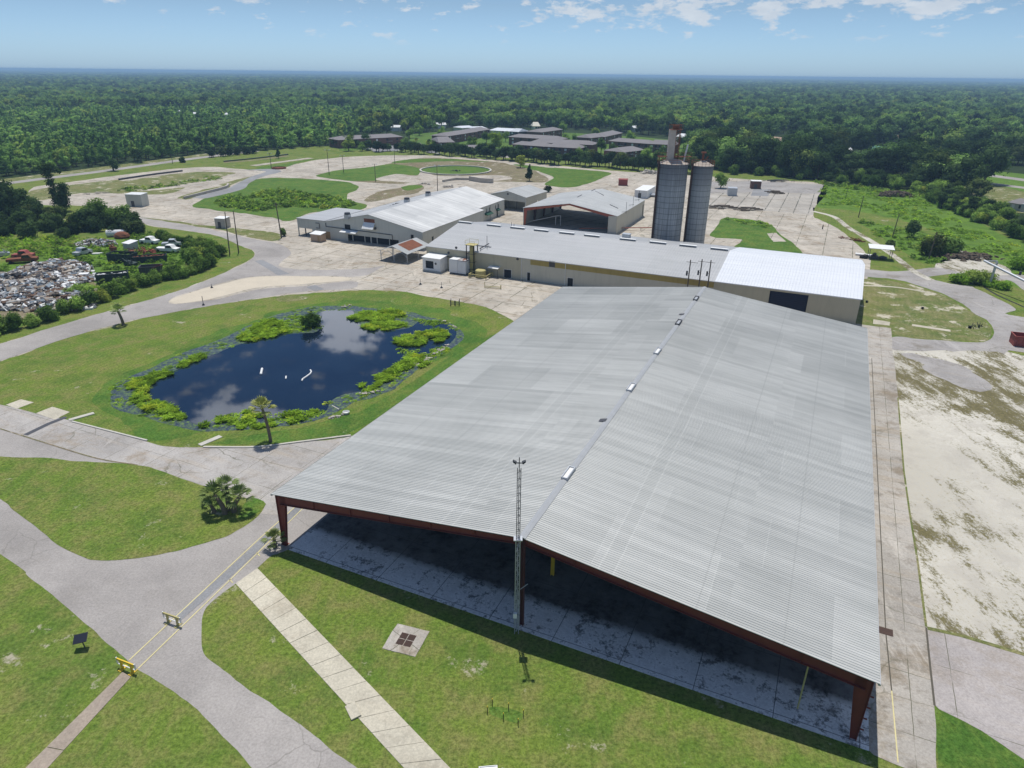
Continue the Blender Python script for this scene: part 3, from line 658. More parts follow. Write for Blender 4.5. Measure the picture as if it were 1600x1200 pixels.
def opening(parent, h, name, m, depth=.12, y=0.0, frame=None):
    o = MB().box(h[0]+.01, y+depth, h[2]+.01, h[1]-.01, y+depth+.05, h[3]-.01).build(name, m, parent)
    if frame:
        b = MB(); t = .07
        b.box(h[0]-t, y-.04, h[2]-t*.5, h[0], y+.03, h[3]+t); b.box(h[1], y-.04, h[2]-t*.5, h[1]+t, y+.03, h[3]+t)
        b.box(h[0], y-.04, h[3], h[1], y+.03, h[3]+t); b.build('frame', frame, o)
    return o

# ------------------------------------------------------------------ main open shed
MS = Frame(-23.877, 58.147, .42725); W0, L0, E0, R0 = 54.77, 81.85, 6.22, 9.76
sh = empty('open_shed', MS.o, -MS.yaw, 'huge open-sided steel shed with corrugated galvanised gable roof and red frames', 'shed')
gable_roof(sh, 0, W0, 0, L0, E0, R0, 'y', M['roof_main'], rib=.27, rh=.04, oh=.2)
b = MB(); b.prism([(W0/2-.32, R0+.07), (W0/2, R0+.17), (W0/2+.32, R0+.07), (W0/2, R0+.10)], -.22, L0+.22); b.build('ridge_cap', M['ridge'], sh)
sl_ = (R0-E0)/(W0/2)
def zr(x): return E0+sl_*(x if x < W0/2 else W0-x)
def rafter(x0, x1, y, d0, d1, m, t=.16):
    b = MB(); za, zb = zr(x0)-.22, zr(x1)-.22
    lo = lambda xa, za_, xb, zb_, y0, y1: b.prism([(xa, za_-.03), (xb, zb_-.03), (xb, zb_), (xa, za_)], y0, y1)
    b.prism([(x0, za-d0), (x1, zb-d1), (x1, zb), (x0, za)], y-.02, y+.02)
    b.prism([(x0, za), (x1, zb), (x1, zb+.04), (x0, za+.04)], y-t, y+t)
    b.prism([(x0, za-d0-.04), (x1, zb-d1-.04), (x1, zb-d1), (x0, za-d0)], y-t, y+t)
    for k in range(1, 6):
        f = k/6; x = x0+(x1-x0)*f; zt = za+(zb-za)*f; zb2 = (za-d0)+((zb-d1)-(za-d0))*f
        b.box(x-.02, y-.12, zb2, x+.02, y+.12, zt)
    return b.build('rafter', m, sh)
ys = [.15+i*(L0-.3)/11 for i in range(12)]
for i, y in enumerate(ys):
    mr = M['red'] if i == 0 else M['red_dark']
    rafter(.5, W0/2-.15, y, 1.0, .55, mr); rafter(W0/2+.15, W0-.5, y, .55, 1.0, mr)
    for s in (0, 1):
        xo = .12 if s == 0 else W0-.12; sg = 1 if s == 0 else -1; b = MB(); zt = zr(xo)-.2
        pts = [(xo, 0), (xo+sg*.45, 0), (xo+sg*1.15, zt-.9), (xo+sg*1.15, zt), (xo, zt)]
        b.prism(pts, y-.02, y+.02); b.prism([(xo, 0), (xo+sg*.04, 0), (xo+sg*.04, zt), (xo, zt)], y-.16, y+.16)
        b.prism([(xo+sg*.41, 0), (xo+sg*.45, 0), (xo+sg*1.15, zt-.9), (xo+sg*1.11, zt-.9)], y-.16, y+.16)
        b.box(min(xo, xo+sg*.5)-.1, y-.25, 0, max(xo, xo+sg*.5)+.1, y+.25, .06)
        if s == 1 and i == 0:
            for q in range(4): b.box(xo+.04, y-.05, 1.2+q*1.1, xo+.28, y+.05, 1.28+q*1.1)
        b.build('column', mr, sh)
    b = MB(); zc = zr(W0/2)-.3; b.box(W0/2-.15, y-.15, 0, W0/2-.11, y+.15, zc); b.box(W0/2+.11, y-.15, 0, W0/2+.15, y+.15, zc); b.box(W0/2-.11, y-.02, 0, W0/2+.11, y+.02, zc)
    if i == 1: b.build('column', M['yellow'], sh, label='yellow painted lower column inside the shed')
    else: b.build('column', M['red_dark'], sh)
for k in range(18):
    for s in (0, 1):
        x = .5+k*1.55; x = x if s == 0 else W0-x
        MB().box(x-.04, -.12, zr(x)-.19, x+.04, L0+.1, zr(x)-.01).build('purlin', M['red_dark'], sh)
b = MB(); b.box(-.26, -.2, E0-.17, -.10, L0+.2, E0-.02); b.box(W0+.10, -.2, E0-.17, W0+.26, L0+.2, E0-.02); b.build('gutter', M['galv'], sh)
b = MB(); b.prism([(.1, E0-1.5), (W0-.1, E0-1.5), (W0-.1, E0-1.44), (.1, E0-1.44)], ys[1]-.04, ys[1]+.04); b.build('sprinkler_pipe', M['galv'], sh)
for px, py0, py1, nm in ((888, 742, 718, 'v'), (986, 608, 594, 'v'), (1027, 553, 542, 'v'), (1060, 507, 497, 'd'), (1087, 472, 463, 'd')):
    y0, _ = MS.side(px-3, py0, W0/2); y1, _ = MS.side(px+4, py1, W0/2)
    yc = (y0+y1)/2; hl = 1.15
    b = MB(); b.box(W0/2-.33, yc-hl, R0+.02, W0/2-.24, yc+hl, R0+.36); b.box(W0/2+.24, yc-hl, R0+.02, W0/2+.33, yc+hl, R0+.36)
    b.box(W0/2-.24, yc-hl, R0+.02, W0/2+.24, yc-hl+.1, R0+.33); b.box(W0/2-.24, yc+hl-.1, R0+.02, W0/2+.24, yc+hl, R0+.33)
    v = b.build('ridge_vent', M['galv'] if nm == 'v' else M['steel_dark'], sh)
    MB().box(W0/2-.23, yc-hl+.1, R0+.14, W0/2+.23, yc+hl-.1, R0+.21).build('vent_cap', M['white'] if nm == 'v' else M['galv'], v)
for px, py in ((949, 653), (1071, 481)):
    y, _ = MS.side(px, py, W0/2)
    MB().prism([(W0/2-.9, R0+.0), (W0/2-.1, R0+.16), (W0/2-.1, R0+.2)], y-.35, y+.35).build('lifted_flashing', M['steel_dark'], sh)
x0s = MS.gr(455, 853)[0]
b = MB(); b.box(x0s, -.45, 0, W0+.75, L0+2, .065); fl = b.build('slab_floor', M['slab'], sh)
def _pipe(x): MB().bar((x, 1.2, .1), (x, 1.2, E0-.6), .07).build('yellow_pipe', M['yellow_dull'], sh)
_pipe(W0-4.3)

# light mast beside the middle column
P0 = G(807, 989); hm = 17.4
mst = empty('light_mast', P0, 0, 'slim lattice floodlight mast rising past the shed ridge', 'light mast')
b = MB()
r3 = [(.20*math.cos(a), .20*math.sin(a)) for a in (math.pi/2, math.pi*7/6, math.pi*11/6)]
for x, y in r3: b.bar((x, y, 0), (x, y, 10.2), .045)
for k in range(20):
    z0, z1 = .2+k*.5, .7+k*.5
    for j in range(3):
        a, c = r3[j], r3[(j+1) % 3]
        if k % 2: a, c = c, a
        b.bar((*a, z0), (*c, z1), .018, n=4)
b.build('lattice', M['galv'], mst)
b = MB()
for x, y in r3: b.bar((x*.8, y*.8, 9.6), (x*.8, y*.8, hm-.4), .035)
for k in range(10): 
    for j in range(3): b.bar((r3[j][0]*.8, r3[j][1]*.8, 10.2+k*.7), (r3[(j+1) % 3][0]*.8, r3[(j+1) % 3][1]*.8, 10.5+k*.7), .014, n=4)
b.build('upper_section', M['steel_dark'], mst)
MB().box(-.36, -.32, 10.15, .36, .32, 10.24).build('collar', M['galv'], mst)
b = MB(); b.bar((0, 0, hm-.5), (0, 0, hm+.5), .04); b.bar((-.45, 0, hm), (.45, 0, hm), .04); b.build('head_bracket', M['steel_dark'], mst)
for s in (-1, 1):
    l = MB(); l.prism([(-.05, -.06), (.26, .02), (.26, .11), (-.05, .12)], -.14, .14); o = l.build('floodlight', M['steel_dark'], mst)
    o.location = (s*.30, 0, hm); o.rotation_euler = (0, R(-30), 0 if s > 0 else math.pi)
MB().box(-.32, -.36, 2.0, .02, -.14, 2.5).build('junction_box', M['white'], mst)
MB().bar((.25, 0, 4.9), (.9, 0, 5.5), .03).build('stay_arm', M['galv'], mst)

# ------------------------------------------------------------------ long cream building
LB = Frame(-21.9, 170.9, R(24.66)); WL, DL, EL, RL = 99.2, 34.9, 5.3, 8.14
lb = empty('long_warehouse', LB.o, -LB.yaw, 'long low cream metal warehouse with grey roof and brighter white roof at its right end', 'warehouse')
xw = LB.wall(1117, 440)[0]
doors = dict(roll=rc(LB, 1192, 450, 1266, 520), a=rc(LB, 787.5, 422, 799, 436), b=rc(LB, 823.5, 426, 828.5, 439), c=rc(LB, 886, 435, 895.5, 452), w=rc(LB, 858, 409, 867, 417))
doors['roll'] = (doors['roll'][0], doors['roll'][1], 0.0, EL-.45)
gable_roof(lb, 0, xw, 0, DL, EL, RL, 'x', M['roof_grey'], rib=.61, oh=.2)
o = gable_roof(lb, xw+.25, WL, 0, DL, EL+.05, RL+.05, 'x', M['roof_white'], rib=.61, rh=.05, oh=.25, name='roof'); o['label'] = 'newer bright white end of the roof'
xs = LB.wall(815, 400)[0]; gl0 = LB.wall(829, 402)[0]
wall_run(lb, 'y', 0, 0, xs, 0, EL-.05, M['wall_tan'], [doors['a']])
bz0, bz1 = LB.wall(900, 421)[1], LB.wall(900, 411)[1]
wall_run(lb, 'y', 0.01, xs, xw, 0, EL-.05, M['wall_cream'], [doors['b'], doors['c'], doors['w']])
wall_run(lb, 'y', 0, xw, WL, 0, EL-.02, M['wall_tan'], [doors['roll']])
MB().box(gl0, -.03, EL-1.35, doors['w'][0]-.05, .0, EL-.12).build('glazing_band', M['yellow_glaze'], lb)
MB().box(doors['w'][1]+.05, -.03, EL-1.35, xw-.1, .0, EL-.12).build('glazing_band', M['yellow_glaze'], lb)
wall_run(lb, 'y', DL, 0, WL, 0, EL-.05, M['wall_cream'], inward=-1)
wall_run(lb, 'x', 0, .2, DL-.2, 0, EL-.05, M['wall_cream'], gable=(DL/2, RL-.05))
wall_run(lb, 'x', WL, .2, DL-.2, 0, EL-.05, M['wall_tan'], gable=(DL/2, RL-.05), inward=-1)
o = MB().box(doors['roll'][0], .35, 0, doors['roll'][1], .4, doors['roll'][3]); 
for k in range(12): o.box(doors['roll'][0], .30, .1+k*.4, doors['roll'][1], .35, .14+k*.4)
o.build('rolling_door', M['navy'], lb)
opening(lb, doors['a'], 'door', M['dark_in'], frame=M['white']); opening(lb, doors['b'], 'door', M['black'], frame=M['white'])
opening(lb, doors['c'], 'door', M['black'], frame=M['white']); opening(lb, doors['w'], 'window', M['glass'], frame=M['steel_dark'])
for px, py in ((701, 395), (809, 404.5), (713, 387)):
    x, z = LB.wall(px, py); MB().bar((x, -.15, z), (x, .02, z), .32, n=12).build('wall_fan', M['steel_dark'], lb)
MB().box(0, -.12, EL-.12, WL, -.02, EL+.0).build('gutter', M['wall_white'], lb)
for px in (815, 884): 
    x = LB.wall(px, 410)[0]; MB().box(x-.05, -.13, 0, x+.05, -.035, EL-.15).build('downpipe', M['white'], lb)
for px, py in ((727, 349), (772, 352.5), (809, 357), (846, 361), (886, 365), (925, 370), (981, 376), (1028, 380.5), (1075, 385), (1124, 390)):
    t = ray(px, py); d = C0+t*((LB.o+LB.Y*DL/2-C0).dot(LB.Y)/t.dot(LB.Y)); x = LB.loc(d)[0]
    b = MB(); b.box(x-2.0, DL/2-.4, RL+.04, x+2.0, DL/2+.4, RL+.42, 0); b.build('ridge_vent', M['white'], lb)
    MB().box(x-1.95, DL/2-.44, RL+.12, x+1.95, DL/2-.405, RL+.30).build('vent_slot', M['steel_dark'], kids(lb)[-1] if False else lb)
x = LB.loc(C0+ray(976, 367)*((LB.o+LB.Y*DL/2-C0).dot(LB.Y)/ray(976, 367).dot(LB.Y)))[0]
b = MB(); b.box(x-.9, DL/2+1, RL-.3, x+.9, DL/2+2.6, RL+1.1); b.box(x-1.0, DL/2+.9, RL+1.1, x+1.0, DL/2+2.7, RL+1.2); b.build('roof_fan', M['galv'], lb)
# small awning, roof pipes and wall pipe on the left end
x, z = LB.wall(774, 418); ro = MB(); ro.prism([(-.0, z+.3), (-1.6, z+.1), (-1.6, z+.16), (0, z+.36)], x-1.4, x+1.4, 'x'); ro.build('awning', M['white'], lb)
MB().bar((x-1.3, -1.5, 0), (x-1.3, -1.5, z+.1), .05).build('awning_post', M['steel_dark'], lb); MB().bar((x+1.3, -1.5, 0), (x+1.3, -1.5, z+.1), .05).build('awning_post', M['steel_dark'], lb)
x, z = LB.wall(670, 397); x2, z2 = LB.wall(722, 404); MB().bar((x, -.12, z), (x2, -.12, z2), .07).build('wall_pipe', M['steel_dark'], lb)
for px, py, h in ((761, 386, 3.2), (799, 367, 1.4), (751, 388, .8), (803, 365, .7)):
    g_ = LB.gr(px, py, 6.2); zz = EL+(RL-EL)*min(g_[1], DL/2)/(DL/2); MB().bar((g_[0], g_[1], zz), (g_[0], g_[1], zz+h), .06).build('roof_pipe', M['steel_dark'], lb)
a_ = LB.gr(750, 389, 5.9); c_ = LB.gr(764, 383, 6.2); MB().bar((a_[0], a_[1], EL+.7), (c_[0], c_[1], EL+1.3), .12).build('roof_duct', M['steel_dark'], lb)

# things in front of its left end
FX = LB.yaw
def onlb(px, py): g_ = LB.gr(px, py); return g_[0], g_[1]
def cabin(name, px0, px1, py, ptop, depth, m, label, cat, roofm, group=None, detail=None):
    a, c = LB.gr(px0, py[0]), LB.gr(px1, py[1]); wdt = c[0]-a[0]; o = empty(name, LB.w(a[0], a[1]), -LB.yaw, label, cat, group)
    h = hgt(G(px0, py[0]), ptop)
    return o, wdt, h
o, wd, h = cabin('equipment_cabin', 661, 691, (423, 427), 401, 3.6, None, 'white flat-roofed equipment cabin with a large dark opening beside the long warehouse', 'cabin', None)
h = 3.4; wd = 5.0
wall_run(o, 'y', 0, 0, wd, .35, h, M['white'], [(.8, 3.1, .8, 2.7)])
wall_run(o, 'y', 3.6, 0, wd, .35, h, M['white'], inward=-1); wall_run(o, 'x', 0, .2, 3.4, .35, h, M['white']); wall_run(o, 'x', wd, .2, 3.4, .35, h, M['white'], inward=-1)
MB().box(-.1, -.1, 0, wd+.1, 3.7, .35).build('plinth', M['kerb'], o); MB().prism([(-.25, h+.02), (3.85, h+.3), (3.85, h+.42), (-.25, h+.14)], -.2, wd+.2, 'x').build('roof', M['white'], o)
MB().box(1.2, .5, .8, 2.3, 1.4, 1.7).build('machine', M['galv'], o); MB().bar((3.75, -.05, 2.2), (3.75, .05, 2.2), .28, n=12).build('wall_fan', M['steel_dark'], o)
MB().box(.8, .25, .8, 3.1, .3, 2.7).build('screen', M['dark_in'], o)
g0 = LB.gr(702, 427)
o = empty('cooling_unit', LB.w(g0[0], g0[1]), -LB.yaw, 'boxy white cooling unit with rust-stained top beside the yellow scrubber column', 'cooling unit')
MB().box(0, 0, .3, 2.3, 2.6, 3.35).build('casing', M['white'], o); MB().box(2.36, 0, .3, 4.6, 2.6, 3.35).build('casing', M['wall_white'], o)
MB().box(.1, .1, 0, 4.5, 2.5, .3).build('base', M['steel_dark'], o); MB().box(.05, .05, 3.36, 2.25, 2.55, 3.6).build('lid', M['white'], o); MB().box(2.4, .05, 3.36, 4.55, 2.55, 3.55).build('lid', M['rust_roof'], o, label='rust-stained lid')
g0 = LB.gr(738, 427)
o = empty('scrubber_column', LB.w(g0[0], g0[1]), -LB.yaw, 'tall yellowish pipe column in a dark steel ladder frame against the long warehouse', 'scrubber')
MB().lathe([(0, .3), (.62, .3), (.62, 6.6), (.4, 7.0), (0, 7.0)], n=16).build('vessel', M['yellow_dull'], o, smooth=False)
for sx in (-1, 1):
    for sy in (-1, 1): MB().bar((sx*1.0, sy*1.0, 0), (sx*1.0, sy*1.0, 7.1), .13, sq=True).build('leg', M['black'], o)
b = MB()
for z in (1.2, 3, 5, 7.1):
    for s in (-1, 1): b.bar((-1, s, z), (1, s, z), .06); b.bar((s, -1, z), (s, 1, z), .06)
b.build('brace', M['steel_dark'], o)
b = MB(); b.box(-1.3, -1.2, 7.15, 1.3, 1.2, 7.22); 
for s in (-1.25, 1.25):
    b.bar((s, -1.15, 7.2), (s, -1.15, 8.2), .03); b.bar((s, 1.15, 7.2), (s, 1.15, 8.2), .03); b.bar((s, -1.15, 8.2), (s, 1.15, 8.2), .03)
b.bar((-1.25, -1.15, 8.2), (1.25, -1.15, 8.2), .03); b.bar((-1.25, 1.15, 8.2), (1.25, 1.15, 8.2), .03); b.bar((-1.25, -1.15, 7.7), (1.25, -1.15, 7.7), .025)
b.build('platform', M['yellow_dull'], o); MB().box(1.3, -.3, 7.0, 5.2, .3, 7.1).build('gangway', M['steel_dark'], o)
g0 = LB.gr(751, 433)
o = empty('pump_tank', LB.w(g0[0], g0[1]), -LB.yaw, 'squat olive tank inside a yellow pipe guard rail on the concrete yard', 'tank')
MB().lathe([(0, .2), (1.3, .2), (1.3, 1.7), (1.1, 1.85), (0, 1.9)], n=14).build('tank', M['yellow_dull'], o)
b = MB(); q = [(-2.2, -1.9), (2.4, -1.9), (2.4, 1.8), (-2.2, 1.8)]
for i in range(4): b.bar((*q[i], 1.0), (*q[(i+1) % 4], 1.0), .10); b.bar((*q[i], .5), (*q[(i+1) % 4], .5), .08); b.bar((*q[i], 0), (*q[i], 1.05), .1)
b.build('guard_rail', M['yellow_dull'], o); MB().bar((-2.3, -1, .3), (-5, 1, .3), .16).build('pipe', M['steel_dark'], o)
g0 = G(770, 451); o = empty('guard_rail', g0, R(-12), 'bent yellow guard rail lying in the yard below the awning', 'rail')
MB().bar((-1.9, 0, .5), (1.9, 0, .5), .09).bar((-1.9, 0, .2), (1.9, 0, .2), .07).build('rail', M['yellow_dull'], o); MB().bar((-1.9, 0, 0), (-1.9, 0, 1.5), .07).build('post', M['yellow_dull'], o); MB().bar((1.9, 0, 0), (1.9, 0, 1.0), .12).build('post', M['yellow_dull'], o)
for px, py, t in ((657, 444.5, 'left of the two'), (690, 450, 'right of the two')):
    o = empty('bollard', G(px, py), 0, t+' thin posts on concrete feet in the yard by the lawn edge', 'bollard', 'posts at the yard edge')
    MB().bar((0, 0, .15), (0, 0, 1.4), .05).build('post', M['steel_dark'], o); MB().lathe([(0, .35), (.15, .35), (.4, 0)], n=10).build('foot', M['steel_dark'], o)
for px, py, t in ((318, 477, 'thin dark post on a foot at the lawn edge by the sand island'), (331, 450, 'short post on the sand island by the road')):
    o = empty('bollard', G(px, py), 0, t, 'bollard', 'posts at the road'); hh = 2.0 if px == 318 else .9
    MB().bar((0, 0, .15), (0, 0, hh), .06).build('post', M['steel_dark'], o); MB().lathe([(0, .4), (.12, .4), (.35, 0)], n=10).build('foot', M['steel_dark'], o)
o = empty('wellhead_guard', G(711, 477), 0, 'small dark pipe frame with four posts on the lawn by the pond', 'frame')
b = MB(); q = [(-.9, -.6), (.9, -.6), (.9, .6), (-.9, .6)]
for i in range(4): MB().bar((*q[i], 0), (*q[i], 1.3), .07).build('post', M['steel_dark'], o); b.bar((*q[i], .5), (*q[(i+1) % 4], .5), .05)
b.build('rail', M['steel_dark'], o); MB().bar((0, 0, 0), (0, 0, 1.0), .16).build('valve', M['steel_dark'], o)

# three poles carrying crossbars between the sheds
pf = [(1065, 447, 406), (1083, 449, 405), (1097.5, 450, 406.5)]
for i, (px, py, pt) in enumerate(pf):
    _q = LB.gr(px-3, py+40); P = LB.w(_q[0], -1.6); h = hgt(P, pt)
    o = empty('utility_pole', P, -LB.yaw, ('leftmost', 'middle', 'rightmost')[i]+' of the three dark poles standing close together behind the big shed ridge', 'utility pole', 'three poles behind the shed')
    MB().bar((0, 0, 0), (0, 0, h), .16, .11, n=8).build('pole', M['wood_pole'], o)
    MB().bar((-.8, 0, h-.5), (1.6 if i < 2 else .8, 0, h-.5), .05, sq=True).build('crossarm', M['wood_pole'], o)
    b = MB(); b.bar((-.45, -.1, h-3.4), (-.45, -.1, h-2.4), .2); b.bar((.0, 0, h-2.9), (-.4, 0, h-2.9), .05); b.build('transformer', M['steel_dark'], o)

# ------------------------------------------------------------------ left warehouse with lean-to and annex
WF = Frame(-55.43, 202.13, .417); WW, LW, EW, RW = 33.16, 59.6, 4.95, 8.3
wh = empty('gable_warehouse', WF.o, -WF.yaw, 'pale gabled warehouse with streaky metal roof, left annex and dark openings under its front', 'warehouse')
XM = 30.6
gable_roof(wh, 0, WW, 0, 38, EW, RW, 'y', M['roof_old'], k=.47, rib=.9, oh=.2)
gable_roof(wh, 0, XM, 38.3, LW, EW, RW, 'y', M['roof_old'], k=.47*WW/XM, rib=.9, oh=.1)
hf = [rc(WF, 553, 362, 578, 378), rc(WF, 580, 365, 612, 386), rc(WF, 539, 344.5, 546.5, 359.5), rc(WF, 642, 364, 646, 378)]
hf[0] = (hf[0][0]-2.0, hf[0][1], 0, 2.0); hf[1] = (hf[0][1]+.3, hf[0][1]+9.5, 0, 2.0)
hf[2] = (hf[2][0], hf[2][1], 2.6, EW-.1)
wall_run(wh, 'y', 0, 0, WW, 0, EW-.05, M['wall_pale'], [hf[0], hf[1], hf[2], (hf[3][0], hf[3][1], .6, 4.0)], gable=(WW*.47, RW-.06))
MB().box(hf[0][0], 1.2, 0, hf[1][1], 1.3, 2.3).build('dark_bay', M['dark_in'], wh)
opening(wh, hf[2], 'louvre', M['black']); opening(wh, (hf[3][0], hf[3][1], .6, 4.0), 'door', M['black'])
for k in range(4): x = hf[0][0]+1.5+k*4.2; MB().box(x-.1, .3, 0, x+.1, .5, 2.0).build('bay_post', M['wall_pale'], wh)
x, z = WF.wall(577, 345); b = MB(); b.prism([(-1.4, z-2.1), (-1.3, z-2.1), (0.02, z-.5), (-.08, z-.5)], x-1.9, x+1.9, 'x'); b.build('hatch_door', M['white'], wh, label='white hatch door tilted open')
MB().box(x-1.8, -.03, z-.55, x+1.8, -.0, z+.55).build('hatch_opening', M['rust'], wh); MB().bar((x+2.0, -.5, z-2.0), (x+2.0, -.1, z-1.9), .35, n=10).build('wall_fan', M['steel_dark'], wh)
x, z = WF.wall(549, 371); MB().prism([(0, 3.3), (-1.8, 2.8), (-1.8, 2.9), (0, 3.4)], x-2.8, x+2.8, 'x').build('awning', M['white'], wh)
xa, za = WF.wall(510, 357); xb, zb = WF.wall(613, 366)
b = MB(); b.bar((xa, -.12, 3.6), (xb, -.12, 3.3), .1); b.bar((xb, -.12, 3.3), (xb, -.12, 1.8), .08); b.bar((xa, -.12, 3.6), (xa, -.12, 4.6), .1); b.build('wall_pipe', M['steel_dark'], wh)
wall_run(wh, 'x', WW, .2, 38, 0, EW-.05, M['wall_pale'], [(5, 6, .5, 2.8)], inward=-1); MB().box(WW-.35, 5, .5, WW-.3, 6, 2.8).build('window', M['black'], wh)
wall_run(wh, 'y', 38, XM, WW, 0, EW+.1, M['wall_pale'], inward=-1)
zx = EW+(RW-EW)*(WW-XM)/(WW*.53)
hs = []
for px, py in ((752, 333), (760, 329), (765, 327), (774.5, 324), (779, 322)):
    y, z = WF.side(px, py, XM); hs.append((y-.35, y+.35, 2.9, 4.1))
y, z = WF.side(777, 340, XM); hs.append((y-.5, y+.5, 0, 2.1))
wall_run(wh, 'x', XM, 38.2, LW, 0, EW-.1, M['wall_pale'], hs, inward=-1)
for h_ in hs: MB().box(XM-.3, h_[0], h_[2], XM-.25, h_[1], h_[3]).build('door' if h_[2] == 0 else 'window', M['glass'], wh)
y, z = WF.side(762, 341, XM); MB().prism([(XM+.02, 2.9), (XM+1.2, 2.2), (XM+1.2, 2.1), (XM+.02, 2.1)], y-2.2, y+2.2).build('awning', M['green_fab'], wh)
y, z = WF.side(777, 335, XM); MB().prism([(XM+.02, 2.9), (XM+.9, 2.4), (XM+.9, 2.2), (XM+.02, 2.2)], y-1.0, y+1.0).build('awning', M['green_fab'], wh)
for y in (42, 48, 54): MB().box(XM, y-.06, 0, XM+.08, y+.06, EW-.15).build('downpipe', M['steel_dark'], wh)
wall_run(wh, 'x', 0, .2, LW, 0, EW-.05, M['wall_pale']); wall_run(wh, 'y', LW, 0, XM, 0, EW-.05, M['wall_pale'], gable=(WW*.47, RW-.06), inward=-1)
for px, py in ((543, 338), (636, 318), (669, 307)):
    g_ = WF.gr(px, py, 7.2); zz = RW-abs(g_[0]-WW*.47)*(RW-EW)/(WW*.5)
    v = MB().box(g_[0]-.7, g_[1]-.7, zz-.3, g_[0]+.7, g_[1]+.7, zz+.9).build('roof_vent', M['galv'], wh); MB().lathe([(0, zz+1.5), (.8, zz+1.45), (.9, zz+.95), (0, zz+.93)], g_[0], g_[1], 12).build('vent_cap', M['steel_dark'], v)
b = MB()
for k in range(5): g_ = WF.gr(605+k*4.5, 328-k*2, 6.4); b.box(g_[0]-1, g_[1]-.6, 6.3, g_[0]+1, g_[1]+.4, 6.9)
b.build('loose_sheets', M['steel_dark'], wh)
AX = WF.gr(454, 371)[0]; AD = 19.0; EA = 5.0
wall_run(wh, 'y', 0.05, AX, 0, 0, EA, M['wall_pale'], [(AX+.3, AX*.48, 0, 2.3)]); wall_run(wh, 'x', AX, .25, AD, 2.2, EA, M['wall_pale']); wall_run(wh, 'y', AD, AX, 0, 0, EA, M['wall_pale'], inward=-1)
wall_run(wh, 'x', AX*.48, .25, AD-.2, 0, EA, M['wall_pale'])
b = MB(); b.prism([(AX-.2, EA+.02), (.1, EA+.06), (.1, EA+.2), (AX-.2, EA+.16)], -.1, AD+.2); b.build('annex_roof', M['roof_grey'], wh)
for q in (AX+.1, AX*.74): MB().box(q-.12, .1, 0, q+.12, .34, 2.4).build('annex_post', M['steel_dark'], wh)
h_ = rc(WF, 510, 366, 516, 378); MB().box(h_[0], -.02, 0, h_[1], .04, 2.1).build('door', M['door_tan'], wh)
h_ = rc(WF, 494, 349, 499, 356); b = MB(); b.bar((h_[0], -.05, h_[3]), (h_[1], -.05, h_[3]), .08); b.bar((h_[1], -.05, h_[3]), (h_[1], -.05, h_[2]), .08); b.bar((h_[0], -.05, h_[2]), (h_[1], -.05, h_[2]), .08); b.build('wall_pipe', M['steel_dark'], wh)
# tan hut before the annex
g0 = WF.gr(486, 377); o = empty('utility_hut', WF.w(g0[0], g0[1]), -WF.yaw, 'small tan hut with a white lean-to roof in front of the pale warehouse', 'hut')
MB().box(0, 0, 0, 3.6, 2.4, 2.1).build('wall', M['tan'], o); MB().prism([(-.2, 2.12), (2.6, 2.5), (2.6, 2.62), (-.2, 2.24)], -.2, 3.8, 'x').build('roof', M['white'], o); MB().box(2.5, -.03, 0, 3.2, 0, 1.8).build('door', M['door_tan'], o)
# open canopy with rusty patch
c1, c2, c3 = G(595, 406.5), G(621, 407.5), G(650, 398)
cf = Frame(c1.x, c1.y, WF.yaw)
o = empty('canopy', c1, -cf.yaw, 'low open canopy with arched front and a rusty red patch on its roof', 'canopy')
cw, cl, che, chr_ = 8.2, 11.0, 2.6, 4.1
gable_roof(o, 0, cw, 0, cl, che, chr_, 'y', M['roof_dull'], rib=.6, oh=.4)
b = MB(); zz = lambda x: che+(chr_-che)*(1-abs(x-cw/2)/(cw/2))
b.face([(cw*.52, 2, zz(cw*.52)+.115), (cw*.93, 2, zz(cw*.93)+.115), (cw*.93, 9, zz(cw*.93)+.115), (cw*.52, 9, zz(cw*.52)+.115)]); b.build('roof_sheet', M['rust'], o, label='rusty red roof sheet')
for x in (.1, cw/2, cw-.1):
    for y in (.1, cl/2, cl-.1): MB().bar((x, y, 0), (x, y, zz(x)-.02), .1, sq=True).build('post', M['galv'], o)
b = MB()
for y in (.1, cl-.1):
    for x0_, x1_ in ((.1, cw/2), (cw/2, cw-.1)):
        for k in range(6):
            t0, t1 = k/6, (k+1)/6; f = lambda t: (x0_+(x1_-x0_)*t, y, 1.3+1.3*math.sin(math.pi*t)**.6)
            b.bar(f(t0), f(t1), .06)
b.build('arch_brace', M['galv'], o)

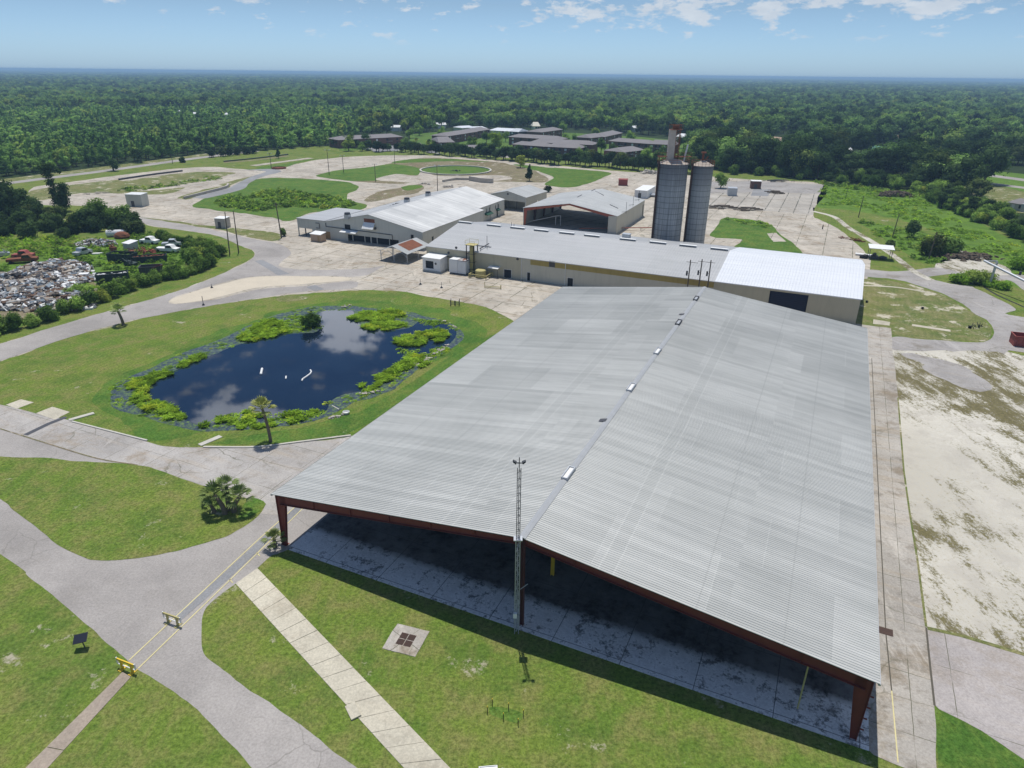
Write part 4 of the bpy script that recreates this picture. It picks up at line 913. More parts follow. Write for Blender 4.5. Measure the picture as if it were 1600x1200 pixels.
# ------------------------------------------------------------------ red framed open shed
RF = Frame(3.04, 225.24, .42); WR, LR, ER, RR = 31.4, 33.6, 5.5, 8.1
rs = empty('frame_shed', RF.o, -RF.yaw, 'pale-roofed shed with faded red front frame, open front and cream side walls', 'shed')
gable_roof(rs, 0, WR, 0, LR, ER, RR, 'y', M['roof_dull'], rib=.9, oh=.2)
b = MB(); b.box(0, -1, 0, WR, LR+1, .05); b.build('slab_floor', M['concrete_far'], rs)
zq = lambda x: ER+(RR-ER)*(1-abs(x-WR/2)/(WR/2))
for i in range(5):
    y = .15+i*(LR-.3)/4; mm = M['red_orange'] if i == 0 else M['red_dark']
    for x0_, x1_, d0, d1 in ((.5, WR/2, .9, .45), (WR/2, WR-.5, .45, .9)):
        b = MB(); b.prism([(x0_, zq(x0_)-.1-d0), (x1_, zq(x1_)-.1-d1), (x1_, zq(x1_)-.1), (x0_, zq(x0_)-.1)], y-.12, y+.12); b.build('rafter', mm, rs)
    for s in (0, 1):
        xo = .25 if s == 0 else WR-.25; sg = 1 if s == 0 else -1
        b = MB(); b.prism([(xo, 0), (xo+sg*.5, 0), (xo+sg*1.0, ER-.9), (xo+sg*1.0, ER-.1), (xo, ER-.1)], y-.14, y+.14); b.build('column', mm, rs)
wall_run(rs, 'x', 0, 0, LR, 0, ER-.05, M['wall_pale']); wall_run(rs, 'x', WR, 0, LR, 0, ER-.05, M['wall_cream'], [(LR-2.2, LR-1, 0, 4.2)], inward=-1)
MB().prism([(WR-2.8, 0), (WR-.2, 0), (WR-.2, ER), (WR-2.8, zq(WR-2.8)-.6)], -.02, .12).build('front_panel', M['wall_pale'], rs)
for k in range(5): g_ = (3+k*2.4, 2); 
for px, py in ((978, 333), (989, 322), (998, 314)):
    g_ = RF.gr(px, py, 5.8); b = MB(); b.bar((g_[0], g_[1], 5.7), (g_[0], g_[1], 9.2), .06); b.bar((g_[0]-1.4, g_[1], 6.0), (g_[0]+.3, g_[1], 6.3), .06); b.build('roof_pipe', M['steel_dark'], rs)
for px0, py0, px1, py1 in ((930, 304, 943, 309), (953, 318, 966, 322), (902, 312, 909, 309), (924, 302, 930, 300)):
    a, c = RF.gr(px0, py0, 7), RF.gr(px1, py1, 6.8)
    MB().bar((a[0], a[1], zq(a[0])+.14), (c[0], c[1], zq(c[0])+.14), .12, sq=True).build('loose_strip', M['steel_dark'], rs)
o = empty('pipe_barrier', G(868, 352), -RF.yaw, 'thin white pipe frame standing before the red framed shed', 'pipe frame')
MB().bar((-8, -3, 1.0), (0, 0, 3.0), .09).bar((0, 0, 3.0), (1.6, .2, 3.2), .09).build('rail', M['white'], o); MB().bar((0, 0, 0), (0, 0, 3.0), .09).build('post', M['white'], o); MB().bar((1.6, .2, 0), (1.6, .2, 3.2), .09).build('post', M['white'], o)
a, c = G(905, 361), G(1018, 360)
o = empty('overhead_pipe', a, 0, 'long thin reddish pipe running from the red framed shed to the tall silo', 'pipe')
d = c-a; MB().bar((0, 0, .8), (d.x, d.y, .9), .14).build('pipe', M['red_orange'], o)
for t in (.15, .5, .85): MB().bar((d.x*t, d.y*t, 0), (d.x*t, d.y*t, .8), .08).build('post', M['steel_dark'], o)
# small open-front shed
SF = Frame(-8.66, 255.66, .501)
o = empty('small_shed', SF.o, -SF.yaw, 'small cream shed with shallow gable roof and open front near the dirt yard', 'shed')
gable_roof(o, 0, 14.7, 0, 16.7, 5.0, 6.65, 'y', M['roof_dull'], rib=.9, oh=.3)
wall_run(o, 'y', 0, 0, 14.7, 0, 4.95, M['wall_pale'], [(4.5, 14.3, 0, 3.3)], gable=(7.35, 6.6)); wall_run(o, 'x', 14.7, .2, 16.7, 0, 4.95, M['wall_cream'], [(9, 10, .6, 2.8)], inward=-1); wall_run(o, 'x', 0, .2, 16.7, 0, 4.95, M['wall_cream']); wall_run(o, 'y', 6, .2, 14.5, 0, 4.9, M['wall_pale'], inward=-1)
MB().bar((7.35, -.1, 5.6), (7.35, .02, 5.6), .35, n=12).build('wall_fan', M['steel_dark'], o)
for x in (7.5, 11): MB().box(x-.1, 0, 0, x+.1, .2, 3.3).build('post', M['steel_dark'], o)

# ------------------------------------------------------------------ silos
def silo(P, r, h, m, label, tower):
    o = empty('silo', P, 0, label, 'silo')
    b = MB(); b.lathe([(r*1.02, 0), (r*1.02, 1.2), (r, 1.2), (r, h-.3), (r*1.03, h-.3), (r*1.03, h)], n=40); b.build('barrel', m, o)
    b = MB(); b.lathe([(r*1.03, h), (r*.94, h+.02), (r*.5, h+.75), (.4, h+1.15), (0, h+1.15)], n=32); b.build('roof', M['silo_top'], o)
    b = MB(); n = 20
    for k in range(n):
        a, c = 2*math.pi*k/n, 2*math.pi*(k+1)/n; p = (r*1.06*math.cos(a), r*1.06*math.sin(a)); q = (r*1.06*math.cos(c), r*1.06*math.sin(c))
        b.bar((*p, h-.2), (*p, h+1.1), .035, n=4); b.bar((*p, h+1.1), (*q, h+1.1), .035, n=4); b.bar((*p, h+.55), (*q, h+.55), .025, n=4)
    b.build('guard_rail', M['rust'], o)
    b = MB(); a = math.pi*1.10
    p = (r*1.08*math.cos(a), r*1.08*math.sin(a)); b.box(p[0]-.22, p[1]-.22, 0, p[0]+.22, p[1]+.22, h+.6); b.build('ladder_chute', M['rust_dark'], o)
    MB().prism([(r*.72, 0), (r*1.12, 0), (r*1.12, 2.3), (r*.72, 2.6)], -r*.5, -r*.1).build('base_hatch', M['steel_dark'], o)
    if tower:
        b = MB(); t = 8.6; tx = -.35
        b.box(tx-1.5, -.6, h+.8, tx+.2, .6, h+t-.4); b.build('elevator_leg', M['leg_tan'], o)
        b = MB()
        for sx in (.25, 1.35):
            for sy in (-.55, .55): b.bar((tx+sx, sy, h+.8), (tx+sx, sy, h+t+.4), .09, sq=True)
        for k in range(12):
            z = h+1+k*.65
            b.bar((tx+.25, -.55, z), (tx+1.35, -.55, z+.6), .07, sq=True); b.bar((tx+1.35, -.55, z), (tx+.25, -.55, z+.6), .07, sq=True); b.box(tx+.2, -.6, z, tx+1.4, -.5, z+.08)
        b.build('ladder_frame', M['rust'], o)
        b = MB(); b.box(tx-1.4, -1, h+t-.4, tx+1.7, 1, h+t-.3)
        for x, y in ((-1.4, -1), (1.7, -1), (1.7, 1), (-1.4, 1)): b.bar((tx+x, y, h+t-.3), (tx+x, y, h+t+.8), .05, n=4)
        b.bar((tx-1.4, -1, h+t+.8), (tx+1.7, -1, h+t+.8), .05); b.bar((tx+1.7, 1, h+t+.8), (tx-1.4, 1, h+t+.8), .05); b.box(tx-.7, -.5, h+t-.3, tx+.9, .5, h+t+.7); b.build('top_platform', M['rust'], o)
        b = MB(); b.box(-r*1.1, -.5, h+1.6, r*1.15, .5, h+1.7)
        for k in range(9): x = -r*1.1+k*r*2.25/8; b.bar((x, -.5, h+1.7), (x, -.5, h+2.6), .04, n=4)
        b.bar((-r*1.1, -.5, h+2.6), (r*1.15, -.5, h+2.6), .04); b.build('catwalk', M['rust'], o)
        MB().bar((2.6, 0, h+.2), (3.4, .4, h+4.6), .2).build('spout', M['wall_white'], o)
    else:
        b = MB(); b.bar((-.2, 0, h+1), (-.2, 0, h+3.2), .3); b.box(-.7, -.5, h+3.0, .5, .5, h+3.3); b.bar((.3, 0, h+1), (1.2, 0, h+2.2), .12); b.build('cap_pipe', M['rust'], o)
    return o
silo(G(1037.5, 397), 3.9, 24.1, M['silo'], 'wider blue-grey silo topped with a rusty white elevator tower', True)
silo(G(1081.5, 397), 2.8, 23.6, M['silo_grey'], 'narrower plain grey silo standing right of the one with the tower', False)

# ------------------------------------------------------------------ small things in the near field
def barricade(px, py, yaw, label, m):
    o = empty('barricade', G(px, py), yaw, label, 'barricade', 'yellow barricades at the painted crossing')
    for s in (-1, 1):
        b = MB(); b.box(s*.55-.11, -.06, .0, s*.55+.11, .06, 1.0); b.box(s*.55-.16, -.35, 0, s*.55+.16, .35, .08); b.build('upright', m, o)
    MB().box(-1.0, -.05, .86, 1.0, .05, 1.04).build('top_rail', m, o); MB().bar((-.95, 0, .45), (.95, 0, .45), .05).build('lower_rail', M['white'], o)
    for s in (-1, 1): MB().box(s*.98-.04, -.05, .45, s*.98+.04, .05, 1.1).build('end_post', M['white'], o)
barricade(271, 975, R(-21), 'pale yellow barricade at the middle of the road crossing lines', M['yellow_dull'])
barricade(200, 1048, R(-21), 'brighter yellow barricade where the brown footpath meets the road', M['yellow'])
o = empty('solar_panel', G(133, 1012), 0, 'small dark panel on a bent post in the left lawn', 'panel')
MB().bar((0, 0, 0), (-.1, 0, .9), .05).build('post', M['steel_dark'], o); q = MB().box(-.55, -.42, -.03, .55, .42, .03).build('panel', M['pv'], o); q.location = (-.15, 0, 1.05); q.rotation_euler = (R(24), R(-8), R(12))
# drain pad and grate
a, c_, d_, e_ = G(620, 975), G(670, 987), G(649, 1027), G(599, 1014)
ctr = (a+c_+d_+e_)/4; yaw = math.atan2((c_-a).y, (c_-a).x); wd = (c_-a).length/2; dp = (d_-c_).length/2
o = empty('drain_pad', ctr, yaw, 'square concrete drain pad with dark grates set in the lawn', 'drain')
pts = outline([(-wd, -dp), (wd, -dp), (wd, dp), (-wd, dp)], False, .05, True)
b = MB(); b.face([(p.x, p.y, .06) for p in pts])
for i in range(len(pts)): p, s = pts[i], pts[(i+1) % len(pts)]; b.face([(p.x, p.y, 0), (s.x, s.y, 0), (s.x, s.y, .06), (p.x, p.y, .06)])
b.build('pad', M['concrete_side'], o)
for sx in (-1, 1):
    for sy in (-1, 1):
        b = MB(); x0, y0 = sx*.36-.33, sy*.36-.33; b.box(x0, y0, .062, x0+.66, y0+.66, .07)
        for k in range(6): b.box(x0+.03, y0+.05+k*.10, .07, x0+.63, y0+.09+k*.10, .09)
        b.build('grate', M['grate'], o)
o = empty('floor_grate', G(1383.5, 987), R(-24.5), 'rusty square grate in the concrete strip right of the big shed', 'grate')
b = MB(); b.box(-.6, -.45, .045, .6, .45, .06)
for k in range(9): b.box(-.57+k*.13, -.42, .06, -.52+k*.13, .42, .08)
b.build('grate', M['grate'], o)
# stake enclosure with green mesh
st = [(769.2, 1102), (794.5, 1109), (817.5, 1119), (809.5, 1133.5), (786.5, 1124.5), (761.5, 1114)]
sw = [G(*p) for p in st]; sc_ = sum(sw, Vector())/6
nm = ['far left', 'far middle', 'far right', 'near right', 'near middle', 'near left']
for i, p in enumerate(sw):
    o = empty('stake', p, 0, nm[i]+' stake of the ring of six dark stakes around the green patch', 'stake', 'six stakes on the lawn')
    MB().bar((0, 0, 0), (0, 0, .62), .035, n=6).build('post', M['black'], o); MB().bar((0, 0, .62), (0, 0, .74), .05, .03, n=6).build('cap', M['yellow'], o)
sheet('green_patch', [(765, 1105), (792, 1106), (817, 1116), (809, 1130), (788, 1125), (763, 1114)], 3, M['lush'], True, .05)
for i, (p, q, t) in enumerate(((G(748, 1203), G(777, 1200.5), 'wider white-edged box lid at the bottom edge of the photo'), (G(784, 1205), G(797, 1208), 'smaller tilted white-edged box lid at the bottom edge'))):
    d = q-p; o = empty('box_lid', p, math.atan2(d.y, d.x), t, 'box'); L = d.length
    b = MB(); b.box(0, -.05, .3, L, 0, .36); b.box(0, -1.2, .3, .05, -.05, .36); b.box(L-.05, -1.2, .3, L, -.05, .36); b.build('rim', M['white'], o); MB().box(.02, -1.2, 0, L-.02, -.02, .3).build('box', M['galv'], o)

# floating things on the pond
def tube(name, pts, r, m, label, cat):
    b = MB(); P = [G(*p, .07) for p in pts]
    for i in range(len(P)-1): b.bar(P[i], P[i+1], r, n=8)
    return b.build(name, m, label=label, cat=cat)
tube('float', [(407.5, 585), (409.5, 576)], .19, M['white'], 'stubby white float on the pond left of the curved boom', 'float')
tube('float', [(446.5, 592), (447, 588)], .12, M['white'], 'tiny white float between the stubby float and curved boom', 'float')
tube('floating_boom', [(471.5, 595), (473, 592), (479, 588), (484.5, 584), (486.5, 580.5), (485, 578)], .12, M['white'], 'thin white S-curved boom floating on the dark pond', 'boom')
for (px, py, t) in ((541, 646.5, 'white tub washed up on the near pond bank'), (296, 184, 'white shed roof')):
    if py > 600:
        o = empty('tub', G(px, py), .4, t, 'tub'); MB().lathe([(0, 0), (.38, .02), (.5, .35), (.46, .35), (.35, .08), (0, .08)], n=12).build('shell', M['white'], o)
tube('fallen_plank', [(519, 634), (530, 640)], .1, M['kerb'], 'pale plank lying at the near pond bank', 'plank')
a = MB(); rr = random.Random(5)
for (x0, y0, x1, y1, n) in ((700, 540, 650, 572, 60), (540, 648, 515, 655, 12), (534, 480, 548, 478, 14), (690, 502, 712, 512, 14), (590, 612, 560, 618, 16)):
    for k in range(n):
        t = rr.random(); p = G(x0+(x1-x0)*t+rr.uniform(-4, 4), y0+(y1-y0)*t+rr.uniform(-1.5, 1.5)); s = rr.uniform(.12, .4); a.blob((p.x, p.y, s*.3), (s, s*rr.uniform(.6, 1), s*.6), k, .5, rings=3, segs=5)
a.build('bank_rubble', M['rubble'], kind='stuff', label='pale broken rubble strewn along the pond bank')

# poles -----------------------------------------------------------------
def pole(px, py, ptop, label, kind, r=.14, lean=0, group=None):
    P = G(px, py); h = hgt(P, ptop); o = empty('light_pole' if kind == 'lamp' else 'utility_pole', P, 0, label, 'light pole' if kind == 'lamp' else 'utility pole', group)
    MB().bar((0, 0, 0), (lean, 0, h), r, r*.65, n=7).build('pole', M['wood_pole'] if kind != 'grey' else M['steel_dark'], o)
    if kind == 'lamp':
        MB().bar((-.8, 0, h-.15), (.8, 0, h-.15), .06).build('arm', M['steel_dark'], o); MB().box(-1.2, -.25, h-.2, -.6, .25, h+.02).build('lamp_head', M['galv'], o); MB().box(.6, -.25, h-.2, 1.2, .25, h+.02).build('lamp_head', M['galv'], o)
    if kind == 'cross': MB().bar((-1.1, 0, h-.6), (1.1, 0, h-.6), .08, sq=True).build('crossarm', M['wood_pole'], o)
    return o
for p in ((514.5, 273, 234, 'tall lamp pole at the left edge of the far field, left of the pair', 'lamp'), (537, 269.5, 243, 'shorter lamp pole beside the far paved curve, right of the pair', 'lamp'), (587, 284, 256, 'lamp pole in the middle of the patchy far field', 'lamp'), (617, 256, 234, 'lamp pole on the far side of the field by the road', 'lamp'), (684, 302, 258, 'dark pole rising just behind the pale warehouse roof', 'lamp'), (424, 262, 239, 'lamp pole next to the small round planter', 'lamp')):
    pole(*p, r=.16)
pole(359, 397, 331, 'left one of two bare leaning poles on the roadside verge', 'bare', .17, .5, 'pair of bare poles'); pole(373, 395, 329, 'right one of two bare leaning poles on the roadside verge', 'bare', .17, .3, 'pair of bare poles')
pole(440, 372, 317, 'utility pole with crossarm left of the warehouse annex', 'cross', .2, -.4)
pole(1341, 340, 306, 'bare pole at the weedy mound edge, farthest of the right field poles', 'bare', .16, .3, 'poles in the right field')
pole(1394, 372, 334, 'vine-wrapped leaning pole beside the small dark shrub', 'bare', .16, .4, 'poles in the right field')
pole(1451, 405, 362, 'pole wrapped in brown vines at the bushy mound', 'bare', .18, .3, 'poles in the right field')
pole(1321, 312, 287, 'thin pale pole in the far green field', 'grey', .08)
pole(1285, 358, 351, 'short dark stub post on the slab edge near the rusty rack', 'bare', .2)
pole(177, 268, 256, 'small dark pole beside the far road', 'bare', .2); pole(270, 256, 240, 'leaning thin pole between far road and shrubs', 'bare', .14)

# conveyor gantry at right
P1 = G(1545, 447); o = empty('pipe_gantry', P1, 0, 'inclined grey pipe carried on a leaning T-shaped post at the right edge', 'gantry')
hh = hgt(P1, 409)
MB().bar((0, 0, 0), (.2, 0, hh), .28, sq=True).build('post', M['galv'], o)
e1 = G(1538, 407, hh)-P1; e2 = G(1660, 470, 3.0)-P1
MB().bar((e1.x, e1.y, hh-.1), (.4, .2, hh+.1), .16, sq=True).bar((e1.x+1, e1.y, hh-.2), (.1, 0, hh-1.3), .1, sq=True).build('top_beam', M['galv'], o)
MB().bar((e1.x, e1.y, hh-.05), (e2.x, e2.y, 3.2), .26, n=10).build('pipe', M['galv'], o); MB().bar((e2.x*.38, e2.y*.38, hh-1.0), (e2.x*.38, e2.y*.38, hh-.1), .25).build('bracket', M['steel_dark'], o)
ribbon('drain_channel', [(1536, 448), (1560, 462), (1600, 480), (1640, 500)], .5, 5, M['black'], **ST)
# red skip at right edge
g0 = G(1583, 541)
def skip_box(name, P, yaw, L, Wd, h, m, label, fill=None, cat='dumpster'):
    o = empty(name, P, yaw, label, cat)
    b = MB(); b.prism([(0, 0), (L, 0), (L+.1, h), (-.1, h)], 0, .08); b.prism([(0, 0), (L, 0), (L+.1, h), (-.1, h)], Wd-.08, Wd); b.box(0, .08, 0, .08, Wd-.08, h); b.box(L-.08, .08, 0, L, Wd-.08, h); b.box(.08, .08, .02, L-.08, Wd-.08, .1)
    for k in range(int(L/.9)): b.box(.4+k*.9, -.07, .1, .52+k*.9, 0, h-.05)
    b.build('body', m, o)
    b = MB(); b.box(-.15, -.1, h, L+.15, .05, h+.1); b.box(-.15, Wd-.05, h, L+.15, Wd+.1, h+.1); b.box(-.15, .05, h, 0, Wd-.05, h+.1); b.box(L, .05, h, L+.15, Wd-.05, h+.1); b.build('rim', m, o)
    if fill:
        b = MB(); r = random.Random(int(L*100))
        for k in range(45): x, y, s = r.uniform(.3, L-.3), r.uniform(.3, Wd-.3), r.uniform(.15, .5); b.blob((x, y, h*.8+r.uniform(-.1, .3)), (s, s*.6, s*.5), k, .6, rings=3, segs=5)
        b.build('load', fill, o)
    return o
skip_box('skip', g0, R(-18), 5.5, 2.6, 1.9, M['tray_red'], 'dark red open skip at the right edge on the road', None, 'skip')
o = empty('broken_machine', G(1526, 512), .3, 'small dark green broken frame lying in the grass by the right road', 'machine')
b = MB(); r = random.Random(2)
for k in range(16): x, y = r.uniform(-1.6, 1.6), r.uniform(-.5, .5); b.bar((x, y, 0), (x+r.uniform(-.9, .9), y+r.uniform(-.4, .4), r.uniform(.2, .9)), .06)
b.build('frame', M['junk_green'], o); MB().lathe([(0, .5), (.3, .5), (.3, 0)], -1.7, .1, 8).build('drum', M['black'], o)
for px, py in ((1441, 483), (1354, 473)): 
    o = empty('bucket', G(px, py), 0, 'tiny black bucket in the grass right of the white roof, '+('farther right' if px > 1400 else 'close to the wall'), 'bucket'); MB().lathe([(0, 0), (.22, 0), (.28, .45), (.24, .45), (0, .1)], n=10).build('shell', M['black'], o)
# little shelter behind the white roof
q0 = G(1357, 405); o = empty('shelter', q0, R(-20), 'small open shelter with white flat roof over dark machinery behind the white roof', 'shelter')
LS, DS, hs_ = 5.4, 3.2, 3.0
for x in (0, LS):
    for y in (0, DS): MB().bar((x, y, 0), (x, y, hs_), .09, sq=True).build('post', M['steel_dark'], o)
MB().prism([(-.3, hs_), (DS+.5, hs_+.35), (DS+.5, hs_+.45), (-.3, hs_+.1)], -.4, LS+.4, 'x').build('roof', M['white'], o)
b = MB(); b.box(.6, .6, 0, 2.4, 2.2, .8); b.blob((3.6, 1.4, .4), (1.1, .8, .5), 3); b.blob((1.4, 1.4, 1.1), (.6, .5, .5), 5); b.build('machinery', M['steel_dark'], o); MB().blob((-1.1, .5, .5), (1.3, .7, .6), 8).build('tank', M['black'], o)
o = empty('boat_hull', G(1352, 400), R(-30), 'pale boat-like trough lying beside the small shelter', 'hull'); MB().prism([(-2.6, .5), (-2, .0), (2, 0), (2.4, .5)], -.7, .7).build('hull', M['white'], o)
o = empty('rusty_rack', G(1330, 375), R(-52), 'collapsed rusty steel rack on the slab edge by the sandy track', 'rack')
b = MB(); r = random.Random(9)
for k in range(22): x = r.uniform(-5, 5); b.bar((x, r.uniform(-1, 1), r.uniform(0, .5)), (x+r.uniform(-3, 3), r.uniform(-1, 1), r.uniform(.1, 1.0)), .1, sq=True)
b.build('bars', M['rust'], o)

# far yard things
def box_thing(name, px, py, L, D, h, m, rm, label, cat, yaw=-24.5, door=True, slope=.15):
    o = empty(name, G(px, py), R(yaw), label, cat)
    MB().box(0, 0, 0, L, D, h).build('body', m, o); MB().prism([(-.12, h+.01), (D+.12, h+.01+slope), (D+.12, h+.1+slope), (-.12, h+.1)], -.12, L+.12, 'x').build('roof', rm, o)
    if door: MB().box(L*.3, -.04, .1, L*.3+min(1.2, L*.3), 0, min(h*.8, 2)).build('door', M['steel_dark'], o)
    return o
box_thing('block_hut', 199, 322.5, 6.0, 4.0, 4.2, M['wall_pale'], M['wall_white'], 'plain pale block hut standing alone at the left of the yard', 'hut', -8)
box_thing('block_hut', 337, 356.5, 3.4, 3, 3.0, M['rubble'], M['white'], 'small brown box hut with white top behind the two bare poles', 'hut', -12)
t = box_thing('trailer', 991, 309, 5.0, 14, 3.0, M['white'], M['white'], 'long white box trailer between red framed shed and silo', 'trailer', -24); MB().box(5.02, 5, .5, 7.2, 8, 1.0).build('side_tank', M['galv'], t)
box_thing('tank_box', 966, 290, 4.0, 2.5, 2.6, M['tray_red'], M['tray_red'], 'red box tank standing on the striped far slab', 'tank', -10, False)
box_thing('brick_hut', 1173, 295, 4.2, 3, 3.2, M['brick'], M['white'], 'little brick hut with white domed roof on the far storage slab', 'hut', -8)
box_thing('grey_box', 1137, 306, 3.6, 3, 3.0, M['galv'], M['galv'], 'grey square tank right of the silos on the far slab', 'tank', -8, False)
def heap(name, px, py, sx, sy, h, m, label, cat, n=24, seed=1, flat=False, yaw=0):
    o = empty(name, G(px, py), yaw, label, cat); b = MB(); r = random.Random(seed)
    for k in range(n):
        x, y = r.gauss(0, .42)*sx, r.gauss(0, .42)*sy; s = r.uniform(.25, .7)*min(sx, sy)*.5*(.45 if n >= 90 else 1); f = max(0, 1-(x/sx)**2-(y/sy)**2)
        if flat: b.box(x-s*1.6, y-s*.3, f*h*.5, x+s*1.6, y+s*.3, f*h*.5+s*.4)
        else: b.blob((x, y, f*h*.6), (s, s*r.uniform(.6, 1), s*r.uniform(.4, .9)), k+seed, .6, rings=4, segs=6)
    b.build('pieces', m, o); return o
heap('timber_stack', 1128, 325, 5, 3, 1.6, M['wood_pole'], 'low weathered timber stack just right of the silo, left one', 'timber', 26, 3, True)
heap('timber_stack', 1168, 328, 5.5, 3, 1.4, M['wood_pole'], 'low weathered timber stack on the slab, right one', 'timber', 26, 4, True)
heap('rubble_heap', 1018, 271, 8, 4, 1.5, M['rubble'], 'grey rubble heap by the far road left of the silo', 'rubble', 26, 5)
heap('rubble_heap', 1398, 306, 9, 4.5, 2.8, M['bark'], 'brown brush heap at the edge of the wild field', 'brush heap', 260, 6)
heap('scrap_sheets', 1216, 284, 9, 3, 1.3, M['steel_dark'], 'dark scrap sheets on the back edge of the storage slab', 'scrap', 20, 7, True)
heap('scrap_sheets', 1211, 302, 3, 8, 1.0, M['bark'], 'rusty brown planks lying across the striped slab', 'scrap', 20, 8, True)
heap('rubble_heap', 1505, 402, 9, 5, 1.4, M['bark'], 'pale rubble mound beside the vine-wrapped pole', 'rubble', 200, 9)
for i, (x, y, t) in enumerate(((850, 284, 'broken wall'), )):
    pass
w0, w1, w2 = G(692, 283), G(735, 281), G(770, 284.5)
b = MB(); b.prism([(0, 0), (1.6, 0), (1.6, 1.5), (0, 1.5)], 0, 1) if False else None
ribbon('broken_wall', [(735, 282), (752, 285), (770, 286)], 1.8, 8, M['rubble'], smooth=False, height=2.0, label='short thick remnant of a concrete wall in the dirt yard', cat='wall')
ribbon('broken_wall', [(692, 284.5), (712, 281), (733, 281.5)], .8, 8, M['rubble'], smooth=False, height=1.0, label='thin low broken wall left of the thick wall remnant', cat='wall')
heap('rubble_heap', 702, 293, 4, 2, .8, M['rubble'], 'small rubble pile behind the pale warehouse roof', 'rubble', 16, 11)
heap('rubble_heap', 663, 289, 3, 1.6, 1.2, M['rubble'], 'pale rubble pieces at the tip of the dirt island', 'rubble', 14, 12)
heap('manhole_heap', 712, 267.5, 3.4, 1.6, .8, M['steel_dark'], 'dark manhole blocks in the middle of the grass circle', 'manhole', 12, 13)
o = empty('planter', G(436, 263.5), 0, 'round rusty planter ring beside the far lamp pole', 'planter'); MB().lathe([(3.6, 0), (3.6, .7), (3.2, .7), (3.2, .3), (0, .3)], n=20).build('ring', M['rust'], o)
ribbon('low_wall', [(288, 311), (320, 303), (352, 294.5), (357, 290)], .7, 8, M['rubble'], height=1.0, label='long low curving retaining wall beside the blue-grey ramp', cat='wall')
ribbon('low_wall', [(350, 253), (400, 248), (450, 242)], .8, 8, M['steel_dark'], height=.6, label='dark low kerb wall along the farthest slab', cat='wall')
ribbon('low_wall', [(186, 281.5), (240, 273.5), (285, 268)], .8, 8, M['steel_dark'], height=.7, label='dark low kerb wall along the left road', cat='wall')
heap('slab_stack', 157, 302.5, 5, 2, .9, M['walk'], 'pale stacked slabs at the left edge of the yard, larger stack', 'slabs', 8, 14, True); heap('slab_stack', 133, 304, 3.5, 1.5, .6, M['walk'], 'pale stacked slabs at the left edge of the yard, smaller stack', 'slabs', 6, 15, True)

# ------------------------------------------------------------------ junkyard
def junk(mbs, px, py, sx, sy, h, n, seed, size=(.2, .8)):
    r = random.Random(seed); c = G(px, py)
    for k in range(n):
        a, d = r.uniform(0, 6.28), math.sqrt(r.random()); x, y = c.x+math.cos(a)*d*sx, c.y+math.sin(a)*d*sy
        z = h*max(0, 1-d**1.5)*(.75+.5*noise.noise(Vector((x*.3, y*.3, 0))))
        s = r.uniform(*size)*(1.4 if r.random() < .1 else 1); b = mbs[min(len(mbs)-1, int(r.random()**1.0*len(mbs)))]
        rm = Matrix.Rotation(r.uniform(0, 6.28), 3, 'Z') @ Matrix.Rotation(r.uniform(-1, 1), 3, 'X')
        hx, hy, hz = s*r.uniform(.4, 1.4), s*r.uniform(.2, .8), s*r.uniform(.05, .5); i = len(b.v)
        for q in ((-1, -1, -1), (1, -1, -1), (1, 1, -1), (-1, 1, -1), (-1, -1, 1), (1, -1, 1), (1, 1, 1), (-1, 1, 1)):
            v = rm @ Vector((q[0]*hx, q[1]*hy, q[2]*hz)); b.v.append((x+v.x, y+v.y, z+.2+v.z))
        for q in ((0, 3, 2, 1), (4, 5, 6, 7), (0, 1, 5, 4), (1, 2, 6, 5), (2, 3, 7, 6), (3, 0, 4, 7)): b.f.append(tuple(i+t for t in q)); b.m.append(0)
jm = [plain('junk_mud', (.22, .17, .13), .9, var=.5), plain('junk_pale', (.50, .49, .46), .9, var=.4), plain('junk_tan', (.38, .33, .27), .9, var=.5), M['white'], plain('junk_grey', (.28, .28, .28), .8, var=.5), plain('junk_dirt', (.24, .20, .16), .9, var=.5), plain('junk_brown', (.16, .10, .07), .9, var=.5), plain('junk_blue', (.25, .30, .34), .7, var=.4), plain('junk_dark', (.05, .05, .055), .8, var=.4)]
def junk_pile(name, spec, label, kind='stuff'):
    ms = [MB() for _ in jm]; 
    for s in spec: junk(ms, *s)
    b = MB()
    for i, q in enumerate(ms):
        o_ = len(b.v); b.v += q.v; b.f += [tuple(o_+k for k in f) for f in q.f]; b.m += [i]*len(q.f)
    return b.build(name, jm, label=label, kind=kind)
junk_pile('scrap_pile', [(40, 450, 12, 11, 3.6, 2600, 1), (75, 430, 9, 10, 3.4, 1500, 2), (5, 460, 10, 12, 2.6, 1400, 3), (90, 460, 8, 5, 1.0, 380, 4), (60, 480, 12, 3, 1.2, 420, 6), (115, 437, 6, 4, 1.0, 240, 7)], 'sprawling heap of white and grey scrap metal behind the roadside hedge')
junk_pile('rubble_pile', [(150, 382, 6, 4, 1.6, 420, 8, (.15, .4))], 'pale rubble pile between the bushes of the junkyard')
sheet('junkyard_ground', [(-120, 470), (0, 415), (60, 395), (120, 380), (200, 372), (280, 378), (300, 400), (250, 430), (180, 455), (100, 485), (30, 510), (-120, 560)], 2, M['wild'], True, .4)
sheet('junkyard_dirt', [(-60, 480), (20, 430), (100, 415), (140, 430), (160, 455), (100, 480), (20, 500)], 3, M['brown'], True, .4)
Y = R(12)
skip_box('dumpster', G(169, 410), R(-8), 6.4, 3.0, 2.2, M['junk_green'], 'dark green dumpster overgrown with weeds in the junkyard', M['leaf_weed'])
skip_box('dumpster', G(209, 412), R(20), 7.6, 2.4, 1.5, M['junk_green'], 'long low blue-green dumpster filled with rusty scrap', M['rust'])
